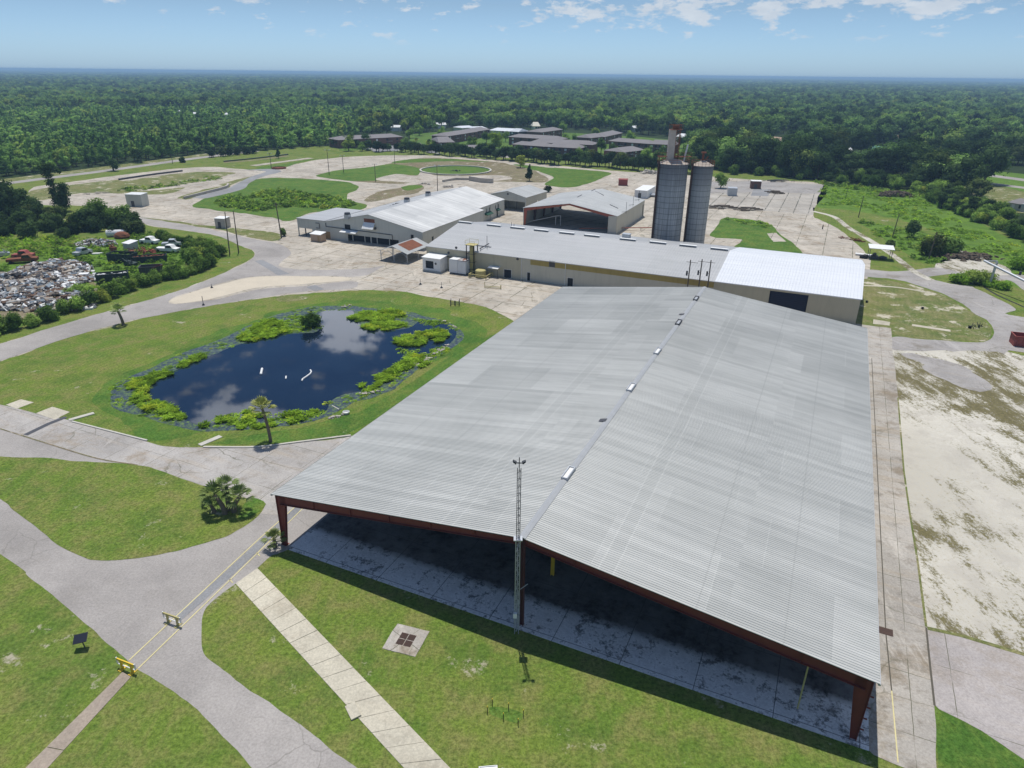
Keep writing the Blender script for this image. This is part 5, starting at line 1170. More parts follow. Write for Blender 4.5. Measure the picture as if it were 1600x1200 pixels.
skip_box('dumpster', G(152, 444), R(22), 6.4, 2.6, 2.0, M['junk_green'], 'green dumpster heaped with white rubbish near the hedge', M['white'])
o = skip_box('dumpster', G(219, 430), R(16), 4.6, 2.6, 1.8, M['steel_dark'], 'dark dumpster with a tilted faded red lid near the hedge')
q = MB().box(0, 0, 0, 2.0, 4.0, .08).build('lid', M['tray_red'], o, label='tilted faded red lid'); q.location = (2.9, -.4, 1.6); q.rotation_euler = (R(-14), R(-16), R(6))
def wreck(px, py, yaw, m, label, L=5.2, cat='wrecked vehicle'):
    o = empty('wrecked_truck', G(px, py), yaw, label, cat)
    MB().prism([(0, .5), (L, .5), (L, 1.2), (L-1.2, 1.35), (L-1.7, 2.1), (L-3.2, 2.1), (L-3.4, 1.25), (0, 1.2)], -.95, .95, 'y').build('body', m, o)
    MB().prism([(L-1.75, 1.4), (L-1.25, 1.42), (L-1.72, 2.0), (L-3.1, 2.0), (L-3.1, 1.4)], -.97, .97, 'y').build('window', M['glass'], o)
    for x in (1, L-1):
        for s in (-1, 1): MB().bar((x, s*.75, .42), (x, s*1.0, .42), .42, n=12).build('wheel', M['black'], o)
    return o
wreck(246, 393, R(-10), M['white'], 'white wrecked truck at the right of the junkyard nearest the bushes', 6.5)
wreck(254, 386, R(14), M['galv'], 'grey wrecked truck just behind the white wrecked truck', 5.2)
wreck(222, 380, R(-15), M['white'], 'white wrecked truck in the tall weeds at the back of the junkyard', 5.4)
wreck(12, 412, R(20), M['rust'], 'crushed rusty truck left of the scrap heap', 6.8)
wreck(22, 404, R(8), M['tray_red'], 'dark red crushed truck behind the crushed rusty truck', 5)
wreck(118, 402, R(70), M['galv'], 'grey truck cab standing in weeds behind the scrap heap', 4.6)
o = empty('tank', G(168, 370), R(12), 'horizontal white tank at the bushes behind the junkyard', 'tank'); MB().bar((0, 0, 1), (5, 0, 1), 1.0, n=16).build('shell', M['wall_white'], o); MB().box(1, -.4, 0, 1.3, .4, .3).box(3.6, -.4, 0, 3.9, .4, .3).build('saddle', M['steel_dark'], o)
o = empty('rusty_dome', G(191, 372), 0, 'rusty curved tank end next to the white tank', 'tank'); MB().blob((0, 0, .6), (2.4, 1.6, 1.3), 4, .08).build('shell', M['rust'], o)
o = empty('appliance', G(133, 435.5), .3, 'white appliance box right of the scrap heap', 'appliance'); MB().box(-1, -.8, 0, 1, .8, 1.3).box(-.95, -.85, .1, .9, -.8, 1.2).build('casing', M['white'], o)
o = empty('appliance', G(295, 401), .5, 'white box lying alone in weeds near the bushes at right', 'appliance'); MB().box(-1, -.7, 0, 1, .7, 1.0).box(-.95, -.74, .1, .9, -.7, .9).build('casing', M['white'], o)
o = empty('appliance', G(153, 397), .2, 'flat white sheet lying in grass above the dark dumpster', 'panel'); MB().box(-1.3, -.5, 0, 1.3, .5, .3).build('casing', M['white'], o)
o = empty('site_shed', G(194, 392), R(-25), 'small white-roofed box shed amid rusty frames in the junkyard', 'shed'); MB().box(0, 0, 0, 2.6, 2.6, 2.1).build('wall', M['galv'], o); MB().prism([(-.2, 2.1), (2.8, 2.5), (2.8, 2.6), (-.2, 2.2)], -.2, 2.8, 'x').build('roof', M['white'], o)
for px, py, m, t, sd in ((211, 397, M['rust'], 'tangle of red rusty frames between the two dumpsters', 1), (178, 392, M['rust'], 'flattened rusty scrap behind the overgrown dumpster', 2), (234, 397, M['red_orange'], 'orange rusty drum scrap in the long dumpster area', 3), (128, 418, M['steel_dark'], 'dark metal scrap lying in the grass right of the heap', 4), (187, 441, M['steel_dark'], 'dark scrap bundle by the hedge right of the rubbish dumpster', 5), (205, 415, M['junk_green'], 'teal-green scrap drum at the junkyard track', 6), (5, 400, M['galv'], 'grey tank scrap at the far left of the junkyard', 7)):
    o = empty('scrap_metal', G(px, py), sd, t, 'scrap'); b = MB(); r = random.Random(sd)
    for k in range(14): b.bar((r.uniform(-2, 2), r.uniform(-1, 1), r.uniform(0, .8)), (r.uniform(-2, 2), r.uniform(-1, 1), r.uniform(.3, 1.9)), .12, sq=True)
    b.build('bars', m, o); b = MB(); b.prism([(-1.5, .2), (1.4, .1), (1.6, .8), (-1.2, 1.2)], -.8, .7).build('plate', m, o)

# ------------------------------------------------------------------ apartments and houses beyond
def apartment(px0, py0, px1, py1, depth, h, rh, label, m=None, rm=None, name='apartment_block', cat='apartment building', wins=6):
    if name == 'apartment_block': h *= .86; rh *= .55; depth *= .9
    a, c = G(px0, py0), G(px1, py1); d = c-a; L = d.length; yaw = math.atan2(d.y, d.x); m = m or M['brick']; rm = rm or M['shingle']
    o = empty(name, a, yaw, label, cat)
    MB().box(0, 0, 0, L, depth, h).build('wall', m, o)
    b = MB(); e = .7; i = min(depth*.5, L*.2)*.6
    v = [(-e, -e, h), (L+e, -e, h), (L+e, depth+e, h), (-e, depth+e, h), (i, depth/2, h+rh), (L-i, depth/2, h+rh)]
    b.v = v; b.f = [(0, 1, 5, 4), (1, 2, 5), (2, 3, 4, 5), (3, 0, 4), (3, 2, 1, 0)]; b.m = [0]*5; b.build('roof', rm, o)
    fl = 2 if h > 4.2 else 1
    for f in range(fl):
        for k in range(wins):
            x = L*(k+.5)/wins; z = .9+f*2.3
            MB().box(x-.7, -.05, z, x+.7, 0, z+1.3).build('window', M['white'] if k % 3 == 0 else M['glass'], o)
    for k in range(max(1, wins//3)):
        x = L*(k+.5)/max(1, wins//3)+2; b = MB(); b.box(x-1.3, -1.3, 0, x+1.3, -.02, 2.9) if fl == 1 else b.box(x-1.5, -1.2, 2.7, x+1.5, -.02, 2.85); b.build('porch' if fl == 1 else 'balcony', M['wall_pale'] if fl == 2 else m, o)
    return o
AP = [(531, 232, 629, 226, 16, 6, 3.2, 'long dark brick apartment block at the left, standing by itself behind trees'),
      (687, 236, 709.5, 235.5, 26, 6, 4.5, 'narrow gable-end brick apartment block facing the far parking lot'),
      (700, 225, 745, 217, 14, 6, 3.2, 'brick apartment block set diagonally behind the narrow gable-end block'),
      (742, 217, 765, 213, 14, 6, 3.4, 'far end brick block with slightly higher roof near the white roofed sheds'),
      (725, 239, 758, 239, 14, 3.2, 2.6, 'low single-storey brick building right of the narrow gable-end block'),
      (795, 226, 872, 231, 15, 6, 3.2, 'wide brick block behind the two front ones, left of centre'),
      (829, 235, 924, 240, 15, 6, 3.4, 'long brick block directly behind the front pair'),
      (801, 239, 851, 243, 13, 6, 3.0, 'left block of the front pair behind the road hedge'),
      (853, 243, 905, 246, 13, 6, 3.0, 'right block of the front pair behind the road hedge'),
      (846, 218, 878, 213, 14, 6, 3.2, 'brick block angled away at the back left of the cluster'),
      (922, 228, 944, 225, 13, 6, 3.6, 'small brick block joining the two right wings'),
      (943, 226, 971, 219, 14, 6, 3.4, 'brick block angled away at the back right of the cluster'),
      (951, 233, 1014, 238, 14, 6, 3.2, 'long brick block left of the silo tower'),
      (1014, 238, 1053, 240, 14, 6, 4.0, 'brick block partly hidden behind the silo tower'),
      (974, 250, 1006, 246, 16, 5, 3.4, 'hip-roofed brick block nearest to the silos')]
for a in AP: apartment(*a)
for a in ((722, 208, 742, 207, 12, 4, 1.2, 'left white-roofed shed behind the apartments'), (741, 209, 760, 208.5, 12, 4, 1.2, 'middle white-roofed shed behind the apartments'), (764, 213, 808, 215.5, 16, 4.5, 1.6, 'long white-roofed hall behind the apartments')):
    apartment(*a, m=M['wall_pale'], rm=M['roof_white'], name='white_roofed_shed', cat='shed', wins=3)
apartment(797, 216, 810, 217, 12, 5, 2, 'blue-grey walled hall right of the long white-roofed hall', m=M['steel_dark'], rm=M['galv'], name='hall', cat='hall', wins=2)
HS = [(1196, 226, 1214, 228, 12, 3.2, 2.2, 'pink-roofed house on a bright lawn among dark trees', M['wall_pale'], M['pink_roof']),
      (1355, 241, 1382, 243, 10, 3.4, 1.6, 'house with green metal roof by the distant road', M['wall_pale'], M['green_roof']),
      (1395, 221, 1410, 223, 12, 3.4, 2.4, 'cream-roofed house among the dark trees at right', M['wall_pale'], M['pink_roof']),
      (1462, 238, 1471, 239, 8, 3, 1.5, 'white-walled house far right among the trees', M['white'], M['wall_white']),
      (1574, 327, 1612, 333, 9, 2.6, 1.4, 'grey-roofed building at the right edge behind the shrubs', M['wall_pale'], M['shingle']),
      (833, 207, 843, 207, 10, 5, 3, 'cream house with steep roof among trees behind the apartments', M['wall_tan'], M['wall_cream']),
      (1052, 222, 1072, 224, 12, 4, 2, 'white-walled house right behind the silo tower', M['white'], M['wall_white'])]
for a in HS: apartment(*a[:8], m=a[8], rm=a[9], name='house', cat='house', wins=3)
tiny = [(217, 176), (232, 178), (247, 180), (279, 179), (284, 181), (303, 183), (352, 184), (655, 196), (683, 201), (1310, 243), (1500, 250), (1455, 228), (1590, 240), (610, 205), (990, 206)]
tw = []
for i, (px, py) in enumerate(tiny):
    o = empty('house', G(px, py), rr.uniform(-.6, .6), 'small distant white house half hidden in the woods', 'house', 'tiny white houses in the woods')
    MB().box(0, 0, 0, 8, 6, 3.2).build('wall', M['wall_white'], o); MB().prism([(-.5, 3.2), (3, 4.8), (6.5, 3.2)], -.5, 8.5, 'x').build('roof', M['wall_white'], o); tw.append(G(px, py))
# parking, lawns and cars round the apartments
sheet('estate_lawn', [(530, 236), (640, 232), (690, 232), (800, 232), (940, 242), (1000, 250), (1085, 258), (1085, 222), (1000, 214), (900, 208), (800, 205), (700, 205), (640, 210), (640, 222), (530, 228)], 3, M['lush'], False, 0)
sheet('parking_lot', [(575, 231), (640, 224), (655, 222), (668, 232), (690, 241), (668, 238), (650, 230), (620, 236), (585, 238)], 4, M['asphalt_blue'], False, 0)
sheet('parking_lot', [(780, 238), (800, 238), (795, 247), (775, 245)], 4, M['asphalt'], False, 0)
sheet('parking_lot', [(925, 242), (972, 244), (970, 256), (922, 252)], 4, M['asphalt'], False, 0)
car0 = None
cm = {}
carspec = [(588, 233, M['tray_red'], 'reddish parked car before the long left apartment block'), (600, 232, M['white'], 'white parked car, nearest the reddish car'), (618, 230, M['white'], 'white parked car at the right end of the left apartment lot'), (643, 228, M['white'], 'white parked car by the estate entrance'), (781, 241, M['white'], 'white parked car at the small lot left of the front pair'), (788, 243, M['galv'], 'silver parked car at the small lot left of the front pair'), (930, 247, M['white'], 'white parked car in the central lot, leftmost'), (937, 248, M['galv'], 'silver parked car in the central lot'), (946, 250, M['white'], 'white parked car in the central lot, further right'), (955, 247, M['steel_dark'], 'dark parked car in the central lot'), (566, 234, M['galv'], 'silver parked car left of the reddish car')]
for px, py, m, t in carspec:
    o = empty('parked_car', G(px, py), rr.uniform(-.4, .4), t, 'car', 'cars parked at the apartments')
    MB().prism([(0, .35), (4.6, .35), (4.6, .85), (3.6, .95), (2.9, 1.5), (1.2, 1.5), (.5, 1.0), (0, .95)], -.9, .9).build('body', m, o)
    MB().prism([(3.5, 1.0), (2.85, 1.42), (1.25, 1.42), (.7, 1.02)], -.91, .91).build('window', M['glass'], o)
    for x in (.9, 3.7):
        for s in (-.8, .8): MB().bar((x, s-.1, .33), (x, s+.1, .33), .33, n=10).build('wheel', M['black'], o)
# right-hand distant roads and fields
sheet('far_field', [(1285, 256), (1400, 262), (1600, 300), (1700, 330), (1700, 300), (1600, 272), (1460, 257), (1290, 246)], 3, M['wild'], False, 0)
ribbon('road', [(1270, 250), (1340, 254), (1410, 258), (1460, 263), (1530, 272), (1620, 284)], 9, 5, M['asphalt'], **ST)
ribbon('road', [(1480, 282), (1530, 285), (1620, 296)], 7, 5, M['asphalt'], **ST)
sheet('far_field', [(1500, 285), (1560, 290), (1620, 305), (1620, 335), (1560, 330), (1520, 310)], 4, M['dry'], False, 0)
sheet('house_lawn', [(1180, 224), (1212, 219), (1245, 219), (1244, 234), (1215, 240)], 3, M['wild'], False, 0)
ribbon('road', [(-60, 296), (38, 283), (178, 265), (289, 249.5), (341, 243), (400, 236)], 7, 3, M['asphalt'], **ST)
ribbon('grass_verge', [(-60, 290), (38, 278), (178, 260.5), (289, 246), (341, 239.5)], 9, 2, M['dry'], **ST)
for pts in ([(108, 134), (128, 133), (135, 136), (118, 137)], [(158, 137), (178, 136), (182, 141), (160, 142)]): sheet('far_field', pts, 3, M['wild'], False, 0)

# ------------------------------------------------------------------ vegetation
def leaves(b, c, r, n, size, rg, m=0, up=.25):
    c = Vector(c)
    for _ in range(n):
        d = Vector((rg.gauss(0, 1), rg.gauss(0, 1), rg.gauss(0, 1)+.25)).normalized()
        k = .62+.62*rg.random()**1.3; p = c+Vector((d.x*r[0], d.y*r[1], d.z*r[2]))*k
        nn = (d+Vector((rg.uniform(-1, 1), rg.uniform(-1, 1), rg.uniform(-.4, 1)+up))*.65).normalized()
        t = nn.orthogonal().normalized(); t = Matrix.Rotation(rg.uniform(0, 6.28), 3, nn) @ t; u = nn.cross(t); s = size*rg.uniform(.6, 1.4)
        i = len(b.v); b.v += [tuple(p+t*s), tuple(p+u*s*.8), tuple(p-t*s*.9+nn*s*.25), tuple(p-u*s*.7)]; b.f.append((i, i+1, i+2, i+3)); b.m.append(m)
def lobes_broad(h, w, rg, n=9):
    L = []
    for k in range(n):
        a = rg.uniform(0, 6.28); d = math.sqrt(rg.random())*w*.34; z = h*rg.uniform(.42, .84)-d*.25
        r = w*rg.uniform(.17, .29); L.append(((math.cos(a)*d, math.sin(a)*d, z), (r, r, r*.82)))
    return L
def lobes_pine(h, w, rg):
    L = []
    for k in range(7):
        t = k/6; z = h*(.28+.66*t); r = w*.5*(1-t*.75)*rg.uniform(.8, 1.1)*.72; a = rg.uniform(0, 6.28)
        L.append(((math.cos(a)*r*.35, math.sin(a)*r*.35, z), (r, r, h*.11)))
    return L
def lobes_bush(h, w, rg, n=7):
    L = []
    for k in range(n):
        a = rg.uniform(0, 6.28); d = math.sqrt(rg.random())*w*.32; r = w*rg.uniform(.18, .3)
        L.append(((math.cos(a)*d, math.sin(a)*d, min(h*.75, rg.uniform(.2, .7)*h)), (r, r, min(r, h*.4))))
    return L
def crown_mb(lobes, rg, n, size, core=.66):
    b = MB(); tot = sum(l[1][0]**2 for l in lobes)
    for i, (c, r) in enumerate(lobes):
        b.blob(c, (r[0]*core, r[1]*core, r[2]*core), i+rg.random()*9, .25, rings=4, segs=7)
        leaves(b, c, r, max(6, int(n*r[0]**2/tot)), size, rg)
    return b
def trunk_mb(h, r, lobes=()):
    b = MB(); b.bar((0, 0, 0), (0, 0, h), r, r*.5, n=6)
    for c, rr_ in list(lobes)[:3]: b.bar((0, 0, h*.55), (c[0]*.8, c[1]*.8, c[2]), r*.45, r*.2, n=5)
    return b
def variant(name, kind, h, w, n, size, leaf, seed):     # one mesh: crown + trunk, for the woods as one mass
    rg = random.Random(seed); L = {'b': lobes_broad, 'p': lobes_pine, 's': lobes_bush}[kind](h, w, rg)
    b = crown_mb(L, rg, n, size)
    if kind != 's':
        t = trunk_mb(h*.6, w*.03+.05, L); o_ = len(b.v); b.v += t.v; b.f += [tuple(o_+k for k in f) for f in t.f]; b.m += [1]*len(t.f)
    me = b.mesh(name, [M[leaf], M['bark']]); return me
def collection(name, meshes):
    c = bpy.data.collections.new(name)
    for i, me in enumerate(meshes):
        o = bpy.data.objects.new('%s_%02d' % (name, i), me); c.objects.link(o)
    return c
def gn_group():
    g = bpy.data.node_groups.new('scatter', 'GeometryNodeTree')
    g.interface.new_socket('Geometry', in_out='INPUT', socket_type='NodeSocketGeometry')
    g.interface.new_socket('Source', in_out='INPUT', socket_type='NodeSocketCollection')
    g.interface.new_socket('Geometry', in_out='OUTPUT', socket_type='NodeSocketGeometry')
    N = g.nodes; gi = N.new('NodeGroupInput'); go = N.new('NodeGroupOutput')
    ci = N.new('GeometryNodeCollectionInfo'); ci.inputs['Separate Children'].default_value = True; ci.inputs['Reset Children'].default_value = True
    ip = N.new('GeometryNodeInstanceOnPoints'); ip.inputs['Pick Instance'].default_value = True
    def att(nm, ty):
        a = N.new('GeometryNodeInputNamedAttribute'); a.data_type = ty; a.inputs['Name'].default_value = nm; return a.outputs[0]
    cx = N.new('ShaderNodeCombineXYZ'); g.links.new(att('rot', 'FLOAT'), cx.inputs[2])
    g.links.new(gi.outputs[1], ci.inputs[0]); g.links.new(gi.outputs[0], ip.inputs['Points']); g.links.new(ci.outputs[0], ip.inputs['Instance'])
    g.links.new(att('idx', 'INT'), ip.inputs['Instance Index']); g.links.new(cx.outputs[0], ip.inputs['Rotation']); g.links.new(att('sc', 'FLOAT_VECTOR'), ip.inputs['Scale'])
    g.links.new(ip.outputs[0], go.inputs[0]); return g
GN = gn_group()
def scatter(name, pts, col, label):      # pts: (x, y, z, rot, sx, sz, idx)
    me = bpy.data.meshes.new(name); me.from_pydata([(p[0], p[1], p[2]) for p in pts], [], [])
    a = me.attributes.new('rot', 'FLOAT', 'POINT'); a.data.foreach_set('value', [p[3] for p in pts])
    a = me.attributes.new('idx', 'INT', 'POINT'); a.data.foreach_set('value', [p[6] for p in pts])
    a = me.attributes.new('sc', 'FLOAT_VECTOR', 'POINT'); f = []
    for p in pts: f += [p[4], p[4], p[5]]
    a.data.foreach_set('vector', f)
    o = bpy.data.objects.new(name, me); S.collection.objects.link(o); md = o.modifiers.new('scatter', 'NODES'); md.node_group = GN
    md[[s.identifier for s in GN.interface.items_tree if s.name == 'Source'][0]] = col
    return tag(o, label, kind='stuff')
def inpoly(x, y, P):
    c = False; j = len(P)-1
    for i in range(len(P)):
        if (P[i][1] > y) != (P[j][1] > y) and x < (P[j][0]-P[i][0])*(y-P[i][1])/(P[j][1]-P[i][1])+P[i][0]: c = not c
        j = i
    return c
def fill(px, spacing, rg, jitter=.5):
    q = outline(px, True, .3); P = [(p.x, p.y) for p in q]; xs_ = [p[0] for p in P]; ys_ = [p[1] for p in P]; out = []
    x = min(xs_)
    while x < max(xs_):
        y = min(ys_)
        while y < max(ys_):
            a, c = x+rg.uniform(-1, 1)*spacing*jitter, y+rg.uniform(-1, 1)*spacing*jitter
            if inpoly(a, c, P): out.append((a, c))
            y += spacing
        x += spacing
    return out

# -- the woods
front = [(-3000, 700), (-600, 380), (-200, 305), (0, 284), (60, 275), (130, 263), (178, 257.5), (260, 249), (330, 240), (400, 236.5), (470, 232), (526, 228), (530, 216), (640, 209), (700, 204), (760, 202), (830, 200), (900, 203), (950, 206), (1000, 210), (1060, 216), (1082, 220), (1086, 261), (1110, 264), (1130, 268), (1200, 273), (1290, 282), (1340, 288), (1400, 295), (1450, 300), (1500, 308), (1540, 324), (1600, 345), (1900, 430), (3000, 700)]
def fl(px):
    for i in range(len(front)-1):
        if front[i][0] <= px <= front[i+1][0]:
            t = (px-front[i][0])/(front[i+1][0]-front[i][0]); return front[i][1]+(front[i+1][1]-front[i][1])*t
    return 9999
clear = [[(1190, 212), (1250, 214), (1248, 256), (1205, 256)], [(1280, 247), (1410, 253), (1700, 285), (1700, 298), (1530, 276), (1410, 262), (1270, 254)], [(1500, 284), (1640, 298), (1640, 340), (1560, 330), (1515, 308)], [(1348, 230), (1390, 230), (1388, 262), (1352, 262)], [(1390, 212), (1414, 214), (1412, 244), (1393, 243)],
         [(1455, 230), (1480, 232), (1476, 262), (1458, 260)], [(100, 138), (105, 133), (135, 132), (138, 137)], [(155, 143), (155, 136), (182, 135), (186, 142)], [(1555, 345), (1560, 318), (1640, 320), (1640, 360)], [(1470, 275), (1475, 262), (1660, 288), (1640, 304)], [(818, 211), (818, 204), (850, 204), (850, 212)], [(-100, 303), (-60, 288), (178, 256), (289, 244), (345, 237), (345, 246), (289, 252), (178, 268), (-60, 300)]]
rg = random.Random(11); wood = []
def addtree(x, y, D):
    px, py = proj((x, y, 0))
    if py > fl(px): return
    for P in clear:
        if inpoly(px, py, P): return
    for t in tw:
        e = Vector((x, y))-t.xy
        if abs(e.x-4) < 8 and -20 < e.y < 9: return
    thin = 1280 < px < 1700 and 244 < py < 312
    if thin and noise.noise(Vector((x*.02, y*.02, 0))) < -.12: return
    pine = px < 560 and D < 950 and py > 168 and noise.noise(Vector((x*.004, y*.004, 3))) > -.45
    n = noise.noise(Vector((x*.006, y*.006, 7)))
    if pine: idx = rg.choice((0, 1, 2)); s = rg.uniform(.6, 1.3); wood.append((x, y, 0, rg.uniform(0, 6.28), s*1.12, s*rg.uniform(.70, .95), idx, D))
    else:
        idx = rg.choice((3, 4, 5) if n > -.05 else (3, 6, 7)) if px < 1080 else rg.choice((6, 7, 4) if py > 214 else (3, 4, 5, 6))
        s = rg.uniform(.5, 1.25)*(1.08 if px > 1080 and py > 240 else .95); wood.append((x, y, 0, rg.uniform(0, 6.28), s, s*rg.uniform(.85, 1.15), idx, D))
def ring(d0, d1, sp, half=R(43)):
    d = d0
    while d < d1:
        n = int(2*half*d/sp)
        for k in range(n):
            a = -half+2*half*(k+rg.random())/n; dd = d+rg.uniform(-.5, .5)*sp
            yield dd*math.sin(a), dd*math.cos(a), dd
        d += sp
for x, y, D in ring(180, 1000, 6.2):
    px, py = proj((x, y, 0))
    if px > 520 and rg.random() < (.45 if D > 400 else .35): continue
    addtree(x, y, D)
for x, y, D in ring(1000, 2000, 10.5):
    if noise.noise(Vector((x*.0045, y*.0045, 1))) < .5: addtree(x, y, D)
for x, y, D in ring(2000, 4200, 19):
    if noise.noise(Vector((x*.0035, y*.0035, 1))) > .62: continue
    wood.append((x, y, 0, rg.uniform(0, 6.28), rg.uniform(1.3, 2.1), rg.uniform(.8, 1.35), rg.choice((3, 4, 6, 7)), D))
for x, y, D in ring(4200, 9500, 55):
    wood.append((x, y, 0, rg.uniform(0, 6.28), rg.uniform(4, 6), rg.uniform(.7, 1.3)+.25*noise.noise(Vector((x*.001, y*.001, 4))), rg.choice((3, 4, 6, 7)), D))
for x, y, D in ring(9500, 20000, 150):
    wood.append((x, y, 0, rg.uniform(0, 6.28), rg.uniform(11, 16), rg.uniform(.7, 1.2)+.4*noise.noise(Vector((x*.0006, y*.0006, 4))), rg.choice((3, 4)), D))
vs = [variant('v0', 'p', 10.5, 5.6, 230, .50, 'leaf_pine', 1), variant('v1', 'p', 9.5, 6, 230, .5, 'leaf_pine', 2), variant('v2', 'b', 9.5, 7, 240, .5, 'leaf_pine', 3),
      variant('v3', 'b', 13, 12, 330, .62, 'leaf', 4), variant('v4', 'b', 12, 13, 330, .62, 'leaf_far', 5), variant('v5', 'b', 14.5, 11, 330, .6, 'leaf_far', 6),
      variant('v6', 'b', 14, 14, 340, .65, 'leaf_dark', 7), variant('v7', 'b', 12, 12, 320, .62, 'leaf_dark', 8)]
vcol = collection('wood_tree', vs)
# individual trees: nearest in frame
vis = []
for i, t in enumerate(wood):
    px, py = proj(t[:3])
    if -10 < px < 1610 and t[7] < 900: vis.append((t[7]*(1.0 if t[6] > 2 else 1.15), i))
vis.sort(); near = set(i for _, i in vis[:285])
names = {0: 'pine_tree', 1: 'pine_tree', 2: 'pine_tree'}
protos = {}
for k in range(8):
    rg2 = random.Random(50+k); h, w_ = ((10.5, 5.6), (9.5, 6), (9.5, 7), (13, 12), (12, 13), (14.5, 11), (14, 14), (12, 12))[k]
    L = lobes_pine(h, w_, rg2) if k < 2 else lobes_broad(h, w_, rg2, 11)
    o = empty('pine_tree' if k < 3 else 'broadleaf_tree', (0, 0, 0), 0, ('slender mid-green young pine in the front row of the left woods' if k < 3 else 'dark bushy broadleaf tree in the front edge of the woods'), 'tree', 'pines at the front of the left woods' if k < 3 else 'broadleaf trees at the front of the woods')
    crown_mb(L, rg2, 900 if k < 3 else 1300, .30 if k < 3 else .36).build('crown', M[('leaf_pine', 'leaf_pine', 'leaf_pine', 'leaf', 'leaf_far', 'leaf_far', 'leaf_dark', 'leaf_dark')[k]], o)
    trunk_mb(h*.62, w_*.028+.06, L).build('trunk', M['bark'], o); protos[k] = [o, False]
for i in sorted(near):
    t = wood[i]; pr = protos[t[6]]
    if not pr[1]: o = pr[0]; pr[1] = True; o.location = t[:3]; o.rotation_euler = (0, 0, t[3]); o.scale = (t[4], t[4], t[5])
    else: copy_tree(pr[0], t[:3], t[3], (t[4], t[4], t[5]))
def drop(o):
    for c in kids(o): bpy.data.objects.remove(c)
    bpy.data.objects.remove(o)
for k, pr in protos.items():
    if not pr[1]: drop(pr[0])
scatter('woods', [t[:7] for i, t in enumerate(wood) if i not in near], vcol, 'endless green woods stretching back to the flat horizon')

# -- single trees and shrubs with their own crowns
def tree(name, px, py, h, w_, kind, leaf, label, cat='tree', group=None, seed=0, n=1100, size=.28, lobes=None):
    rg2 = random.Random(seed+int(px)); L = lobes or {'b': lobes_broad, 'p': lobes_pine, 's': lobes_bush}[kind](h, w_, rg2)
    o = empty(name, G(px, py), rg2.uniform(0, 6.28) if not lobes else 0, label, cat, group)
    crown_mb(L, rg2, n, size*1.12, .60).build('crown', M[leaf], o)
    if kind != 's': trunk_mb(h*.6, w_*.03+.08, L).build('trunk', M['bark'], o)
    else: MB().bar((0, 0, 0), (0, 0, h*.4), .08, n=5).build('stem', M['bark'], o)
    return o
tree('tall_tree', 93, 327, 17, 5, 'b', 'leaf_dark', 'tall narrow vine-covered tree rising above the junkyard bushes', lobes=[((0, 0, 3), (2.2, 2.2, 2.4)), ((-.6, 0, 6), (1.8, 1.8, 2)), ((-.8, 0, 9), (1.6, 1.5, 2)), ((-1, 0, 12), (1.9, 1.9, 1.6)), ((-1.6, 0, 14), (2.3, 2, 1.4)), ((.6, 0, 14.6), (1.6, 1.5, 1.2)), ((2.6, .3, 13), (1.2, 1, .8))], n=1500)
tree('tree', 103, 330, 10, 5, 'b', 'leaf_dark', 'dark rounded tree leaning on the tall narrow tree', lobes=[((0, 0, 3), (2.2, 2.2, 2.4)), ((.5, 0, 5.8), (2.1, 2, 2)), ((.8, 0, 8.2), (1.8, 1.7, 1.5))])
tree('tree', 12, 338, 12, 14, 'b', 'leaf_dark', 'big dark tree at the left edge of the picture', seed=3, n=1900, size=.34)
tree('tree', 32, 332, 10, 9, 'b', 'leaf_dark', 'rounded dark tree just right of the big left-edge tree', seed=6, n=1500)
tree('tree', 152, 350, 8.5, 9, 'b', 'leaf', 'light green spreading tree above the junkyard bushes', seed=5, n=1700)
tree('tree', 190, 352, 6.5, 8, 'b', 'leaf', 'lower spreading tree right of the light green one', seed=7, n=1400)
tree('tree', 138, 246 if False else 358, 6.5, 8, 'b', 'leaf_dark', 'dark low tree in front of the light green spreading tree', seed=9, n=1400)
tree('conifer', 435, 248, 6.2, 3.2, 'p', 'leaf_dark', 'small dark conifer on the far slab beside the left woods', seed=2)
tree('conifer', 827, 283, 7.2, 4.2, 'p', 'leaf_dark', 'dark conical tree in the dirt yard by the green field', seed=4)
tree('tree', 813, 262, 6.6, 5.6, 'b', 'leaf', 'light green young tree by the road at the dirt yard', seed=8)
tree('tree', 1126, 294, 7, 6.4, 'b', 'leaf', 'round green tree on the slab right of the silos', seed=12)
tree('tree', 773, 240, 13, 11, 'b', 'leaf_lime', 'bright yellow-green tree standing among the apartments', seed=13, n=1500)
tree('tree', 738, 236, 9, 7.5, 'b', 'leaf_lime', 'yellow-green round tree next to the narrow brick block', seed=14)
tree('tree', 939, 240, 10, 7, 'b', 'leaf_lime', 'light green tree between the two apartment wings', seed=15)
tree('tree', 1427, 372, 5.6, 5.5, 's', 'leaf_dark', 'small dark bushy tree right of the vine-wrapped pole', seed=16)
tree('tree', 1457, 400, 6.4, 7, 's', 'leaf_dark', 'brownish vine-covered bush around the nearest field pole', seed=17, n=1500)
tree('tree', 1479, 398, 4.6, 7, 's', 'leaf', 'green bush to the right of the nearest field pole', seed=18, n=1300)
tree('bush', 1528, 441, 2.9, 9, 's', 'leaf', 'low domed vine bush left of the pipe gantry', 'bush', seed=19, n=2600, size=.2)
tree('bush', 1502, 443, 2.2, 6, 's', 'leaf_weed', 'low green bush at the left foot of the domed vine bush', 'bush', seed=20, n=1600, size=.18)
tree('bush', 1556, 449, 1.6, 6, 's', 'leaf_weed', 'low green bush beneath the pipe gantry', 'bush', seed=21, n=1500, size=.18)
tree('bush', 1606, 424, 3.2, 10, 's', 'leaf_weed', 'green bush cut by the right edge above the pipe', 'bush', seed=22, n=1500, size=.22)
tree('bush', 1391, 384, 1.4, 4, 's', 'leaf_dark', 'tiny dark shrub beside the sandy track', 'bush', seed=23, n=400)
